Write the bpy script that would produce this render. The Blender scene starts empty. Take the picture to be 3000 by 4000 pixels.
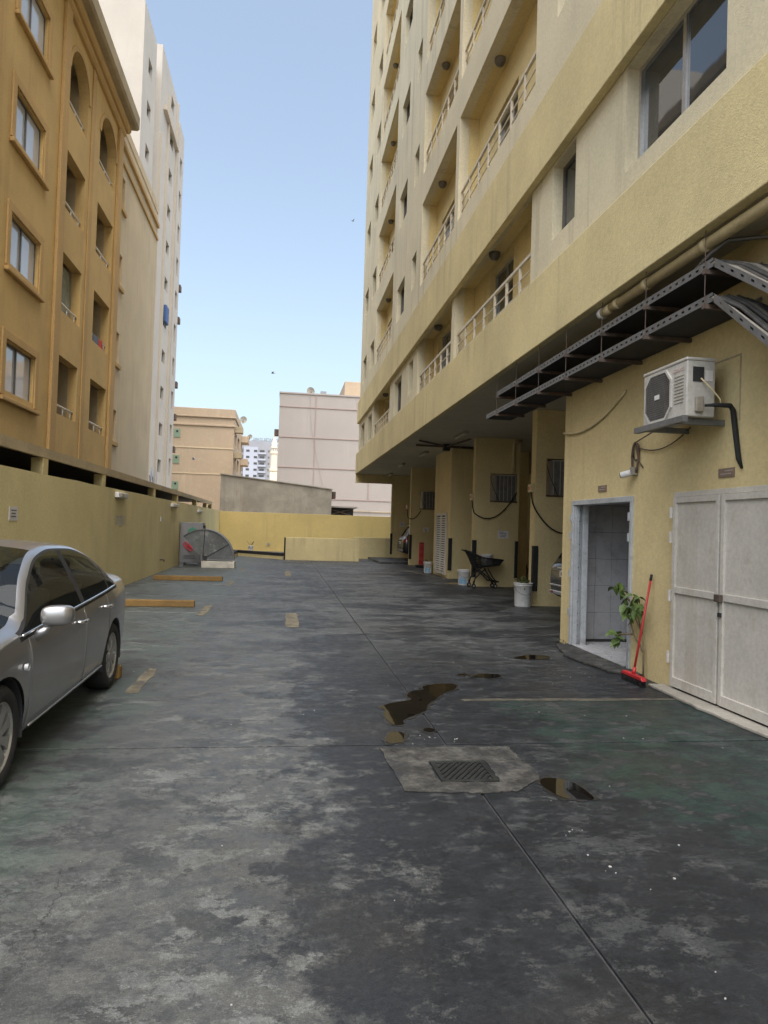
import bpy, math, random
import numpy as np
from mathutils import Matrix, Vector
random.seed(7)
R = math.radians
S = bpy.context.scene
C = S.collection

# ------------------------------------------------------------------ camera
cam = bpy.data.objects.new('camera', bpy.data.cameras.new('camera'))
C.objects.link(cam)
cam.data.sensor_fit = 'VERTICAL'
cam.data.sensor_height = 36.0
cam.data.lens = 36.0 * 2750 / 4000
cam.data.clip_start = 0.05
cam.data.clip_end = 3000
YAW, PITCH, ROLL = R(8.0745), R(1.2975), R(1.8)
_f = Vector((math.sin(YAW) * math.cos(PITCH), math.cos(YAW) * math.cos(PITCH), math.sin(PITCH)))
_r = _f.cross(Vector((0, 0, 1))).normalized()
_u = _r.cross(_f)
_r2 = _r * math.cos(ROLL) + _u * math.sin(ROLL)
_u2 = -_r * math.sin(ROLL) + _u * math.cos(ROLL)
m = Matrix((_r2, _u2, -_f)).transposed().to_4x4()
m.translation = Vector((0, 0, 1.62))
cam.matrix_world = m
S.camera = cam

# ------------------------------------------------------------------ sky and sun
SUN_EL, SUN_AZ = R(64), math.atan2(0.1, -0.99)      # azimuth from +Y towards +X
w = bpy.data.worlds.new('World')
S.world = w
w.use_nodes = True
nt = w.node_tree
bg = nt.nodes['Background']
sky = nt.nodes.new('ShaderNodeTexSky')
sky.sky_type = 'NISHITA'
sky.sun_disc = False
sky.sun_elevation = SUN_EL
sky.sun_rotation = SUN_AZ
sky.air_density = 1.0
sky.dust_density = 4.0
sky.ozone_density = 0.8
hs = nt.nodes.new('ShaderNodeHueSaturation')        # dusty air: the whole dome a little less blue
hs.inputs['Saturation'].default_value = 0.80
hs.inputs['Hue'].default_value = 0.49
nt.links.new(sky.outputs[0], hs.inputs['Color'])
nt.links.new(hs.outputs[0], bg.inputs[0])
bg.inputs[1].default_value = 0.1
sl = bpy.data.lights.new('fill_sun', 'SUN')
sl.energy = 1.42
sl.angle = R(95)  # very wide soft lamp added as skylight fill for the open shade
sl.color = (1.0, 0.97, 0.91)
so = bpy.data.objects.new('fill_sun', sl)
C.objects.link(so)
sd = Vector((math.sin(SUN_AZ) * math.cos(SUN_EL), math.cos(SUN_AZ) * math.cos(SUN_EL), math.sin(SUN_EL)))
so.rotation_euler = sd.to_track_quat('Z', 'Y').to_euler()
so.location = (-30, 60, 60)
S.view_settings.view_transform = 'Standard'
S.view_settings.look = 'None'
S.view_settings.gamma = 1.0
S.view_settings.exposure = 1.6
S.view_settings.use_curve_mapping = False
S.render.engine = 'CYCLES'
S.cycles.max_bounces = 6
S.cycles.diffuse_bounces = 4
S.render.resolution_x = 768
S.render.resolution_y = 1024

# ------------------------------------------------------------------ helpers
class MB:
    def __init__(s):
        s.v = []; s.f = []
    def quad(s, *p):
        n = len(s.v); s.v += [tuple(q) for q in p]; s.f.append(tuple(range(n, n + len(p)))); return s
    def box(s, x0, x1, y0, y1, z0, z1):
        n = len(s.v)
        s.v += [(x0, y0, z0), (x1, y0, z0), (x1, y1, z0), (x0, y1, z0), (x0, y0, z1), (x1, y0, z1), (x1, y1, z1), (x0, y1, z1)]
        for f in ((0, 3, 2, 1), (4, 5, 6, 7), (0, 1, 5, 4), (1, 2, 6, 5), (2, 3, 7, 6), (3, 0, 4, 7)):
            s.f.append(tuple(n + i for i in f))
        return s
    def add(s, v, f):
        n = len(s.v); s.v += [tuple(q) for q in v]; s.f += [tuple(n + i for i in q) for q in f]; return s
    def prism(s, pts, axis, a, b):
        """2-D outline pts extruded along axis from a to b; pts are the two other axes in xyz order"""
        def P(p, t):
            return (t, p[0], p[1]) if axis == 0 else (p[0], t, p[1]) if axis == 1 else (p[0], p[1], t)
        n = len(s.v); k = len(pts)
        s.v += [P(p, a) for p in pts] + [P(p, b) for p in pts]
        s.f.append(tuple(n + i for i in range(k)))
        s.f.append(tuple(n + k + i for i in reversed(range(k))))
        for i in range(k):
            j = (i + 1) % k
            s.f.append((n + i, n + k + i, n + k + j, n + j))
        return s
    def tube(s, path, r, n=8, cap=True):
        P = [Vector(p) for p in path]
        rr = r if isinstance(r, (list, tuple)) else [r] * len(P)
        base = len(s.v)
        up = None
        for i, p in enumerate(P):
            t = (P[min(i + 1, len(P) - 1)] - P[max(i - 1, 0)]).normalized()
            if up is None:
                a = Vector((0, 0, 1)) if abs(t.z) < .9 else Vector((1, 0, 0))
                up = (a - t * a.dot(t)).normalized()
            else:
                up = (up - t * up.dot(t)).normalized()
            b = t.cross(up)
            for k in range(n):
                an = 2 * math.pi * k / n
                s.v.append(tuple(p + (up * math.cos(an) + b * math.sin(an)) * rr[i]))
        for i in range(len(P) - 1):
            for k in range(n):
                a = base + i * n + k; b2 = base + i * n + (k + 1) % n
                s.f.append((a, b2, b2 + n, a + n))
        if cap:
            s.f.append(tuple(base + k for k in reversed(range(n))))
            s.f.append(tuple(base + (len(P) - 1) * n + k for k in range(n)))
        return s
    def lathe(s, prof, n=24, axis=2, c=(0, 0, 0)):
        """prof: list of (radius, height)"""
        base = len(s.v)
        for (r, h) in prof:
            for k in range(n):
                a = 2 * math.pi * k / n
                q = (r * math.cos(a), r * math.sin(a), h)
                if axis == 1: q = (q[0], q[2], q[1])
                if axis == 0: q = (q[2], q[0], q[1])
                s.v.append((q[0] + c[0], q[1] + c[1], q[2] + c[2]))
        for i in range(len(prof) - 1):
            for k in range(n):
                a = base + i * n + k; b = base + i * n + (k + 1) % n
                s.f.append((a, b, b + n, a + n))
        return s
    def build(s, name, mat, parent=None, smooth=False, bevel=0, world=True, loc=None):
        me = bpy.data.meshes.new(name)
        me.from_pydata(s.v, [], s.f)
        me.update()
        o = bpy.data.objects.new(name, me)
        C.objects.link(o)
        if mat is not None: me.materials.append(mat)
        if smooth:
            me.polygons.foreach_set('use_smooth', [True] * len(me.polygons))
        if bevel:
            b = o.modifiers.new('bevel', 'BEVEL'); b.width = bevel; b.segments = 2; b.limit_method = 'ANGLE'; b.angle_limit = R(40)
        if parent is not None:
            o.parent = parent
            if world:
                o.location = -wloc(parent)
        if loc is not None: o.location = loc
        return o

def wloc(o):
    v = Vector((0, 0, 0))
    while o is not None:
        v = v + Vector(o.location); o = o.parent
    return v

def thing(name, label, cat, loc=(0, 0, 0), rz=0, group=None):
    o = bpy.data.objects.new(name, None)
    C.objects.link(o)
    o.empty_display_size = .2
    o.location = loc; o.rotation_euler = (0, 0, rz)
    return tag(o, label, cat, group)

def tag(o, label, cat, group=None):
    o['label'] = label; o['category'] = cat
    if group: o['group'] = group
    return o

def struct(o):
    o['kind'] = 'structure'; return o

def copyto(o, parent, off):
    """a copy of a part (with its sub-parts) shifted by off"""
    c = o.copy(); C.objects.link(c)
    c.parent = parent
    c.location = Vector(o.location) + Vector(off)
    for ch in [x for x in o.children]:
        d = ch.copy(); C.objects.link(d); d.parent = c
    return c

def text_mesh(txt, size, ext, name, mat, parent=None, mw=None, align='CENTER', world=False):
    cu = bpy.data.curves.new(name, 'FONT')
    cu.body = txt; cu.size = size; cu.extrude = ext; cu.align_x = align; cu.resolution_u = 2
    t = bpy.data.objects.new(name, cu)
    C.objects.link(t)
    dg = bpy.context.evaluated_depsgraph_get()
    me = bpy.data.meshes.new_from_object(t.evaluated_get(dg))
    bpy.data.objects.remove(t)
    me.transform(mw)
    me.materials.clear(); me.materials.append(mat)
    o = bpy.data.objects.new(name, me)
    C.objects.link(o)
    if parent is not None:
        o.parent = parent
        if world: o.location = -wloc(parent)
    return o

# ------------------------------------------------------------------ materials
def nod(t, typ, **kw):
    n = t.nodes.new(typ)
    for k, v in kw.items(): setattr(n, k, v)
    return n

def newmat(name):
    m = bpy.data.materials.new(name); m.use_nodes = True
    t = m.node_tree
    return m, t, t.nodes['Principled BSDF']

def mixc(t, fac, a, b, blend='MIX'):
    n = nod(t, 'ShaderNodeMix', data_type='RGBA', blend_type=blend)
    for i, v in ((0, fac), (6, a), (7, b)):
        if hasattr(v, 'is_linked') or hasattr(v, 'links'): t.links.new(v, n.inputs[i])
        elif i == 0: n.inputs[0].default_value = v
        else: n.inputs[i].default_value = (*v[:3], 1)
    return n.outputs[2]

def mth(t, op, a, b=0.0, c=None, clamp=False):
    n = nod(t, 'ShaderNodeMath', operation=op); n.use_clamp = clamp
    for i, v in enumerate((a, b) if c is None else (a, b, c)):
        if hasattr(v, 'links'): t.links.new(v, n.inputs[i])
        else: n.inputs[i].default_value = v
    return n.outputs[0]

def noise(t, vec, scale, detail=4, rough=.55, dist=0.0, mul=None):
    if mul is not None:
        mp = nod(t, 'ShaderNodeVectorMath', operation='MULTIPLY')
        t.links.new(vec, mp.inputs[0]); mp.inputs[1].default_value = mul
        vec = mp.outputs[0]
    n = nod(t, 'ShaderNodeTexNoise'); n.inputs['Scale'].default_value = scale; n.inputs['Detail'].default_value = detail
    n.inputs['Roughness'].default_value = rough; n.inputs['Distortion'].default_value = dist
    t.links.new(vec, n.inputs['Vector'])
    return n.outputs['Fac']

def ramp(t, fac, a, b):
    n = nod(t, 'ShaderNodeMapRange'); n.interpolation_type = 'SMOOTHSTEP'
    t.links.new(fac, n.inputs[0]); n.inputs[1].default_value = a; n.inputs[2].default_value = b
    return n.outputs[0]

def lerp3(c, k): return tuple(min(1, x * k) for x in c)

def paint(name, col, rough=.75, var=.14, vs=.7, bump=.25, bs=90, streak=.0, metal=0, spec=.4, fine=.06, grime=0.0, grime_col=(.12, .1, .06)):
    m, t, p = newmat(name)
    g = nod(t, 'ShaderNodeNewGeometry').outputs['Position']
    n1 = noise(t, g, vs, 4, .65)
    c = mixc(t, ramp(t, n1, .3, .7), lerp3(col, 1 - var), lerp3(col, 1 + var))
    if fine:
        n2 = noise(t, g, 23, 2, .7)
        c = mixc(t, ramp(t, n2, .3, .7), c, mixc(t, 1.0, c, (1 - 2 * fine,) * 3, 'MULTIPLY'))
    if streak:
        n3 = noise(t, g, 1.0, 4, .7, mul=(2.6, 2.6, .13))
        n4 = noise(t, g, .35, 1)
        k = mth(t, 'MULTIPLY', ramp(t, n3, .5, .63), ramp(t, n4, .38, .62))
        k = mth(t, 'MULTIPLY', k, streak)
        c = mixc(t, k, c, grime_col)
    if grime:
        n5 = noise(t, g, 3.1, 5, .74)
        c = mixc(t, mth(t, 'MULTIPLY', ramp(t, n5, .52, .64), grime), c, grime_col)
    t.links.new(c, p.inputs['Base Color'])
    t.links.new(mth(t, 'ADD', rough - .08, mth(t, 'MULTIPLY', n1, .16)), p.inputs['Roughness'])
    p.inputs['Metallic'].default_value = metal
    p.inputs['Specular IOR Level'].default_value = spec
    if bump:
        b = nod(t, 'ShaderNodeBump'); b.inputs['Strength'].default_value = bump; b.inputs['Distance'].default_value = .01
        t.links.new(noise(t, g, bs, 1, .6), b.inputs['Height'])
        t.links.new(b.outputs[0], p.inputs['Normal'])
    return m

def glassy(name, tint=(.03, .035, .04), rough=.03, trans=.0):
    """window glass: dark body behind a mirror-like surface; trans lets part of the view through"""
    m, t, p = newmat(name)
    p.inputs['Base Color'].default_value = (*tint, 1)
    p.inputs['Roughness'].default_value = rough
    p.inputs['IOR'].default_value = 1.6
    p.inputs['Specular IOR Level'].default_value = .8
    g = nod(t, 'ShaderNodeNewGeometry').outputs['Position']
    b = nod(t, 'ShaderNodeBump'); b.inputs['Strength'].default_value = .06; b.inputs['Distance'].default_value = .02
    t.links.new(noise(t, g, 1.3, 2), b.inputs['Height']); t.links.new(b.outputs[0], p.inputs['Normal'])
    if trans:
        tr = nod(t, 'ShaderNodeBsdfTransparent'); tr.inputs[0].default_value = (.55, .6, .6, 1)
        mx = nod(t, 'ShaderNodeMixShader'); mx.inputs[0].default_value = trans
        out = t.nodes['Material Output']
        t.links.new(p.outputs[0], mx.inputs[1]); t.links.new(tr.outputs[0], mx.inputs[2]); t.links.new(mx.outputs[0], out.inputs[0])
    return m

M = {}
YEL = (.65, .53, .28)
CRM = (.64, .58, .415)
M['yellow'] = paint('yellow_stucco', YEL, .8, .09, .6, .3, 70, streak=.18, grime=.03, grime_col=(.30, .24, .12))
M['yellow_dirty'] = paint('yellow_stucco_stained', (.64, .545, .295), .8, .10, .5, .35, 70, streak=.36, grime=.05, grime_col=(.30, .26, .16))
M['cream'] = paint('cream_stucco', CRM, .8, .07, .5, .35, 70, streak=.38, grime=.05, grime_col=(.30, .26, .19))
M['balcony'] = paint('balcony_yellow', (.66, .53, .26), .8, .08, .6, .3, 70, streak=.1)
M['wall_left'] = paint('ochre_wall_paint', (.70, .60, .315), .8, .10, .45, .3, 60, streak=.12, grime=.06, grime_col=(.38, .31, .15))
M['wall_far'] = paint('bright_yellow_wall', (.60, .47, .19), .8, .08, .4, .3, 60, streak=.15)
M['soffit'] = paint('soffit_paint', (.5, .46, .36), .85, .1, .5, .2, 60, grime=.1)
M['brown'] = paint('brown_stucco', (.60, .415, .172), .85, .09, .6, .4, 60, streak=.15, grime_col=(.25, .15, .06))
M['brown_trim'] = paint('brown_trim', (.53, .35, .148), .85, .07, .6, .3, 60)
M['tan'] = paint('tan_stucco', (.64, .53, .36), .85, .06, .6, .4, 60, streak=.15)
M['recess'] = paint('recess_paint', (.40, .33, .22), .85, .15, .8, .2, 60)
M['tower'] = paint('pale_tower_paint', (.46, .435, .39), .85, .05, .4, .2, 40, streak=.25, grime_col=(.4, .36, .3))
M['tower_tan'] = paint('tower_tan_strip', (.46, .41, .33), .85, .05, .4, .2, 40, streak=.3, grime_col=(.36, .3, .22))
M['peach'] = paint('peach_paint', (.48, .378, .265), .85, .06, .2, .2, 40, streak=.15, grime=.1, grime_col=(.75, .66, .5))
M['pink'] = paint('pale_pink_paint', (.36, .331, .309), .85, .04, .2, .2, 40, streak=.12, grime_col=(.5, .45, .42))
M['pinkline'] = paint('dusty_red_line', (.37, .29, .265), .85, .06)
M['fargrey'] = paint('far_grey_hazed', (.29, .30, .325), .85, .05, .1, 0)  # distance haze is put into this blue-grey colour
M['farwhite'] = paint('far_white_hazed', (.40, .43, .50), .85, .04, .1, 0)  # white dulled and blued: the haze sits in the colour
M['minaret'] = paint('minaret_stone', (.7, .64, .52), .8, .06, .4, .1)
M['conc'] = paint('bare_concrete', (.36, .335, .285), .9, .18, .8, .5, 35, streak=.35, grime=.3, grime_col=(.22, .19, .15))
M['alu'] = paint('aluminium', (.55, .55, .54), .38, .05, 3, 0, metal=.9)
M['alu_dark'] = paint('bronze_aluminium', (.16, .145, .13), .4, .08, 3, 0, metal=.5)
M['rail'] = paint('cream_rail_paint', (.6, .54, .43), .5, .08, 4, 0, grime=.15)
M['railw'] = paint('white_rail_paint', (.72, .7, .66), .5, .05, 4, 0)
M['galv'] = paint('galvanised_steel', (.22, .225, .23), .55, .12, 6, .1, 30, metal=.6, grime=.2)
M['rust'] = paint('rusty_steel', (.10, .075, .06), .8, .3, 8, .4, 60, grime=.5, grime_col=(.2, .08, .03))
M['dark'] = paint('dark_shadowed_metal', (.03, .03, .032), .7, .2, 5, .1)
M['rubber'] = paint('black_rubber', (.018, .018, .018), .75, .2, 6, .2, 80)
M['white_metal'] = paint('white_gate_paint', (.56, .53, .475), .5, .07, 1.6, .12, 40, streak=.35, grime=.25, grime_col=(.3, .25, .18))
M['frame_white'] = paint('chipped_white_frame', (.44, .46, .475), .5, .08, 4, .15, 50, grime=.3, grime_col=(.12, .1, .08))
M['tile'] = paint('white_wall_tile', (.47, .47, .48), .28, .05, 2, .03, 20, fine=.02, grime=.3, grime_col=(.2, .19, .18))
M['grout'] = paint('dark_grout', (.07, .068, .066), .9, .1, 5, .1)
M['acwhite'] = paint('aged_ac_casing', (.49, .475, .435), .45, .06, 3, .04, 30, grime=.35, grime_col=(.3, .23, .15))
M['acgrey'] = paint('ac_dusty_grey', (.30, .27, .22), .7, .12, 5, .1, grime=.3)
M['acfin'] = paint('ac_fin_metal', (.16, .15, .14), .6, .2, 8, .1)
M['cablegrey'] = paint('dusty_dark_cable', (.085, .08, .072), .7, .3, 9, .1)
M['bluegrey'] = paint('blue_grey_cover', (.12, .15, .2), .6, .1)
M['red'] = paint('red_plastic', (.42, .02, .025), .4, .12, 6, 0, spec=.5)
M['redpanel'] = paint('red_barrier_plastic', (.45, .06, .05), .45, .1, 4, 0)
M['whiteplast'] = paint('white_plastic', (.66, .66, .65), .42, .06, 4, .03, 40, grime=.25, grime_col=(.4, .38, .33))
M['bluewash'] = paint('blue_label', (.25, .45, .65), .5, .2, 12, 0)
M['paper'] = paint('white_paper', (.68, .65, .64), .7, .05, 5, 0)
M['chip'] = paint('dusty_white_chip', (.34, .34, .33), .8, .3, 40, 0)
M['ink'] = paint('dark_ink', (.09, .085, .09), .7, .1, 5, 0)
M['plaque'] = paint('brown_plaque', (.23, .165, .13), .5, .1, 5, 0)
M['plaquetxt'] = paint('plaque_lettering', (.42, .36, .3), .5, .1, 5, 0)
M['leaf'] = paint('green_leaf', (.085, .135, .035), .5, .3, 14, 0)
M['stem'] = paint('woody_stem', (.2, .15, .09), .8, .2, 14, .2)
M['soil'] = paint('dark_soil', (.05, .04, .03), .9, .3, 14, .5)
M['stop'] = paint('ochre_wheel_stop', (.21, .125, .038), .8, .2, 3, .5, 40, grime=.45, grime_col=(.16, .1, .04))
M['greybox'] = paint('grey_cabinet_paint', (.23, .235, .25), .5, .08, 1, .04, 30, grime=.12)
M['smoke'] = paint('smoky_grey_panel', (.13, .14, .145), .16, .22, 1.4, .02, 30, grime=.55, grime_col=(.3, .3, .29), spec=.6)
M['green_print'] = paint('green_print', (.04, .27, .16), .6, .1, 5, 0)
M['red_print'] = paint('red_print', (.6, .06, .09), .6, .1, 5, 0)
M['faint_red'] = paint('faded_red_print', (.50, .36, .32), .6, .1, 8, 0)
M['plinth'] = paint('whitewashed_plinth', (.56, .54, .47), .85, .12, 3, .4, 40, grime=.25)
M['lamp'] = paint('lamp_lens', (.45, .43, .38), .35, .1, 5, 0, grime=.4)
M['lampdark'] = paint('lamp_dirty_dome', (.15, .135, .11), .4, .2, 5, 0)
M['curtain'] = paint('window_curtain', (.46, .46, .47), .8, .12, 3, 0)
M['drape'] = paint('faded_drape', (.30, .31, .26), .9, .2, 4, 0)
M['pvc'] = paint('yellowed_pvc', (.60, .5, .29), .5, .08, 3, 0, grime=.15)
M['glass'] = glassy('window_glass')
M['glass_sky'] = glassy('pale_curtained_glass', (.50, .53, .60), .05)
M['glass_green'] = glassy('green_glass', (.22, .31, .22), .3)
M['water'] = glassy('dirty_water', (.006, .005, .004), .02)
M['damp'] = paint('damp_concrete', (.022, .022, .022), .3, .3, 9, .3, 60, spec=.5)
M['carglass'] = glassy('tinted_car_glass', (.012, .014, .014), .015, trans=.62)
M['chrome'] = paint('chrome', (.75, .75, .76), .12, .03, 5, 0, metal=1)
M['bird'] = paint('pigeon_grey', (.22, .23, .26), .8, .2, 20, 0)
M['line'] = paint('worn_yellow_line', (.16, .142, .098), .8, .35, 5, .2, 60, grime=.95, grime_col=(.06, .061, .058))
M['linefaint'] = paint('nearly_worn_off_line', (.085, .078, .058), .8, .4, 5, .2, 60, grime=1.0, grime_col=(.032, .035, .036))
M['linew'] = paint('worn_white_line', (.16, .17, .16), .8, .35, 5, .2, 60, grime=.95, grime_col=(.085, .1, .09))
M['black_paint'] = paint('black_kerb_paint', (.022, .022, .024), .7, .3, 5, .2)
M['bluetank'] = paint('blue_tarpaulin', (.04, .09, .22), .6, .2)

def carpaint(name, col, metal=.75):
    m, t, p = newmat(name)
    g = nod(t, 'ShaderNodeNewGeometry').outputs['Position']
    n = noise(t, g, 900, 1)
    t.links.new(mixc(t, n, lerp3(col, .85), lerp3(col, 1.15)), p.inputs['Base Color'])
    p.inputs['Metallic'].default_value = metal
    d = noise(t, g, 4, 4)
    t.links.new(mth(t, 'ADD', .26, mth(t, 'MULTIPLY', d, .14)), p.inputs['Roughness'])
    p.inputs['Coat Weight'].default_value = .6
    p.inputs['Coat Roughness'].default_value = .06
    return m
M['silver'] = carpaint('silver_car_paint', (.35, .352, .36), .85)
M['blackcar'] = carpaint('black_car_paint', (.006, .006, .007), .1)
M['bronzecar'] = carpaint('bronze_grey_car_paint', (.028, .026, .022), .5)
M['headlamp'] = glassy('headlamp_lens', (.4, .41, .42), .05)
M['taillamp'] = glassy('red_tail_lamp', (.22, .012, .012), .08)
M['interior'] = paint('dark_car_interior', (.035, .033, .032), .85, .1)
M['rim'] = paint('silver_wheel_cover', (.42, .42, .41), .35, .06, 6, 0, metal=.75, grime=.25)

def ground_material():
    m, t, p = newmat('stained_painted_concrete')
    g = nod(t, 'ShaderNodeNewGeometry').outputs['Position']
    sep = nod(t, 'ShaderNodeSeparateXYZ'); t.links.new(g, sep.inputs[0])
    x, y = sep.outputs[0], sep.outputs[1]
    big = noise(t, g, .5, 3, .6)
    med = noise(t, g, 2.3, 8, .78)
    flk = noise(t, g, 5.5, 7, .8, mul=(.8, 1.15, 1))
    fin = noise(t, g, 34, 4, .8)
    grit = noise(t, g, 170, 1, .6)
    far = ramp(t, y, 6.5, 12.0)
    cen = lambda n, k: mth(t, 'MULTIPLY', mth(t, 'SUBTRACT', n, .5), k)
    # bare grey concrete, worn areas with ragged edges at two sizes
    c = mixc(t, ramp(t, flk, .44, .56), (.074, .075, .075), (.112, .111, .107))
    c = mixc(t, mth(t, 'MULTIPLY', ramp(t, med, .535, .55), .65), c, (.045, .047, .048))
    c = mixc(t, mth(t, 'MULTIPLY', ramp(t, med, .455, .44), .55), c, (.118, .116, .111))
    # traffic-blackened film right of a ragged edge; breaks up into streaks farther away
    e = mth(t, 'ADD', mth(t, 'ADD', x, cen(big, 1.7)), mth(t, 'ADD', cen(med, 3.2), cen(flk, 1.2)))
    near_d = ramp(t, e, .04, .46)
    st = noise(t, g, 1.0, 7, .74, mul=(.55, .8, 1))
    far_d = mth(t, 'MULTIPLY', ramp(t, st, .47, .55), ramp(t, x, -1.9, .2))
    drk = mth(t, 'ADD', mth(t, 'MULTIPLY', near_d, mth(t, 'SUBTRACT', 1.0, far)), mth(t, 'MULTIPLY', far_d, far), clamp=True)
    worn = ramp(t, flk, .60, .55)
    k = mth(t, 'MULTIPLY', drk, mth(t, 'ADD', .5, mth(t, 'MULTIPLY', worn, .45)))
    c = mixc(t, k, c, mixc(t, ramp(t, med, .42, .58), (.015, .017, .021), (.027, .029, .034)))
    # green floor paint: parking bays on the left and the corner in front of the gate
    bay = ramp(t, mth(t, 'ADD', x, mth(t, 'ADD', cen(big, 1.2), cen(med, 1.6))), -1.0, -1.5)
    gate = mth(t, 'MULTIPLY', ramp(t, mth(t, 'ADD', x, mth(t, 'ADD', cen(big, 2.4), cen(med, 2.0))), 1.9, 2.5), ramp(t, y, 6.62, 6.56))
    gate = mth(t, 'MULTIPLY', gate, ramp(t, y, 1.8, 3.6))
    flake = ramp(t, med, .545, .51)
    c = mixc(t, mth(t, 'MULTIPLY', mth(t, 'MULTIPLY', bay, flake), .72), c, mixc(t, ramp(t, flk, .42, .58), (.062, .084, .072), (.098, .122, .106)))
    c = mixc(t, mth(t, 'MULTIPLY', mth(t, 'MULTIPLY', gate, ramp(t, flk, .58, .48)), .8), c, mixc(t, ramp(t, med, .45, .55), (.014, .034, .029), (.033, .064, .053)))
    # chalky flaking patches left of the stain edge and along the aisle
    cw = noise(t, g, 4.2, 10, .82, mul=(.8, 1.25, 1))
    zone = noise(t, g, .85, 2, .5)
    band = mth(t, 'MULTIPLY', ramp(t, e, -.85, -.25), ramp(t, e, .22, .08))
    zk = mth(t, 'MAXIMUM', mth(t, 'MULTIPLY', band, .9), ramp(t, zone, .50, .60))
    zk = mth(t, 'MAXIMUM', zk, mth(t, 'MULTIPLY', far, .62))
    ch = mth(t, 'MULTIPLY', ramp(t, cw, .515, .535), zk)
    ch = mth(t, 'MULTIPLY', ch, mth(t, 'SUBTRACT', 1.0, mth(t, 'MULTIPLY', drk, .75)))
    c = mixc(t, mth(t, 'MULTIPLY', ch, .74), c, (.205, .210, .204))
    ch2 = mth(t, 'MULTIPLY', ramp(t, noise(t, g, 9.0, 6, .8), .575, .60), .38)
    c = mixc(t, mth(t, 'MULTIPLY', ch2, mth(t, 'SUBTRACT', 1.0, mth(t, 'MULTIPLY', drk, .65))), c, (.110, .112, .109))
    # dull brownish film
    c = mixc(t, mth(t, 'MULTIPLY', ramp(t, big, .5, .62), .28), c, (.060, .053, .045))
    # round oil and gum spots
    def spots(scale, rmax, pw, far0, far1):
        vo = nod(t, 'ShaderNodeTexVoronoi'); vo.inputs['Scale'].default_value = scale
        nv = nod(t, 'ShaderNodeVectorMath', operation='ADD'); t.links.new(g, nv.inputs[0])
        nvv = nod(t, 'ShaderNodeTexNoise'); nvv.inputs['Scale'].default_value = 22; t.links.new(g, nvv.inputs['Vector'])
        ns = nod(t, 'ShaderNodeVectorMath', operation='SCALE'); t.links.new(nvv.outputs['Color'], ns.inputs[0]); ns.inputs[3].default_value = .03
        t.links.new(ns.outputs[0], nv.inputs[1]); t.links.new(nv.outputs[0], vo.inputs['Vector'])
        sc = nod(t, 'ShaderNodeSeparateColor'); t.links.new(vo.outputs['Color'], sc.inputs[0])
        rad = mth(t, 'SUBTRACT', mth(t, 'MULTIPLY', mth(t, 'POWER', sc.outputs[0], pw), rmax), rmax * .12)
        sp = ramp(t, mth(t, 'SUBTRACT', vo.outputs['Distance'], rad), .012, -.012)
        return mth(t, 'MULTIPLY', sp, ramp(t, y, far0, far1))
    c = mixc(t, mth(t, 'MULTIPLY', spots(3.3, .16, 2.0, 8.0, 4.0), .6), c, (.014, .015, .016))
    c = mixc(t, mth(t, 'MULTIPLY', spots(8.0, .20, 4.0, 7.0, 3.5), .5), c, (.018, .019, .02))
    # hairline cracks
    vc = nod(t, 'ShaderNodeTexVoronoi', feature='DISTANCE_TO_EDGE'); vc.inputs['Scale'].default_value = .42
    n2 = nod(t, 'ShaderNodeVectorMath', operation='ADD'); t.links.new(g, n2.inputs[0])
    nq = nod(t, 'ShaderNodeTexNoise'); nq.inputs['Scale'].default_value = 1.7; nq.inputs['Detail'].default_value = 5; nq.inputs['Roughness'].default_value = .65; t.links.new(g, nq.inputs['Vector'])
    nm = nod(t, 'ShaderNodeVectorMath', operation='SCALE'); t.links.new(nq.outputs['Color'], nm.inputs[0]); nm.inputs[3].default_value = 1.0
    t.links.new(nm.outputs[0], n2.inputs[1]); t.links.new(n2.outputs[0], vc.inputs['Vector'])
    cr = mth(t, 'MULTIPLY', ramp(t, vc.outputs['Distance'], .004, .001), ramp(t, zone, .48, .54))
    c = mixc(t, mth(t, 'MULTIPLY', cr, .6), c, (.02, .02, .02))
    # grain and grit
    c = mixc(t, mth(t, 'MULTIPLY', ramp(t, fin, .40, .60), .5), c, mixc(t, 1.0, c, (.55, .55, .56), 'MULTIPLY'))
    c = mixc(t, mth(t, 'MULTIPLY', ramp(t, grit, .55, .75), .55), c, mixc(t, 1.0, c, (2.0, 2.0, 2.0), 'MULTIPLY'))
    c = mixc(t, mth(t, 'MULTIPLY', ramp(t, grit, .42, .25), .5), c, mixc(t, 1.0, c, (.4, .4, .4), 'MULTIPLY'))
    c = mixc(t, 1.0, c, (.78, .82, .825), 'MULTIPLY')
    t.links.new(c, p.inputs['Base Color'])
    # damp ring round the puddles is smoother; chalk is matt
    rg = mth(t, 'ADD', .40, mth(t, 'MULTIPLY', ramp(t, flk, .4, .6), .2))
    rg = mth(t, 'ADD', rg, mth(t, 'MULTIPLY', ch, .25))
    t.links.new(rg, p.inputs['Roughness'])
    p.inputs['Specular IOR Level'].default_value = .30
    b = nod(t, 'ShaderNodeBump'); b.inputs['Strength'].default_value = .45; b.inputs['Distance'].default_value = .005
    h = mth(t, 'ADD', mth(t, 'MULTIPLY', fin, .6), mth(t, 'ADD', mth(t, 'MULTIPLY', grit, .4), mth(t, 'MULTIPLY', ch, .4)))
    t.links.new(h, b.inputs['Height']); t.links.new(b.outputs[0], p.inputs['Normal'])
    return m
M['ground'] = ground_material()
M['sand'] = paint('sandy_ground', (.3, .26, .2), .95, .15, .1, .3, 20)
M['grate'] = paint('wet_cast_iron', (.022, .024, .022), .55, .3, 9, .2, 50, metal=.3)
M['joint'] = paint('dark_joint_filler', (.05, .05, .052), .9, .2, 3, .2)
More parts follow.
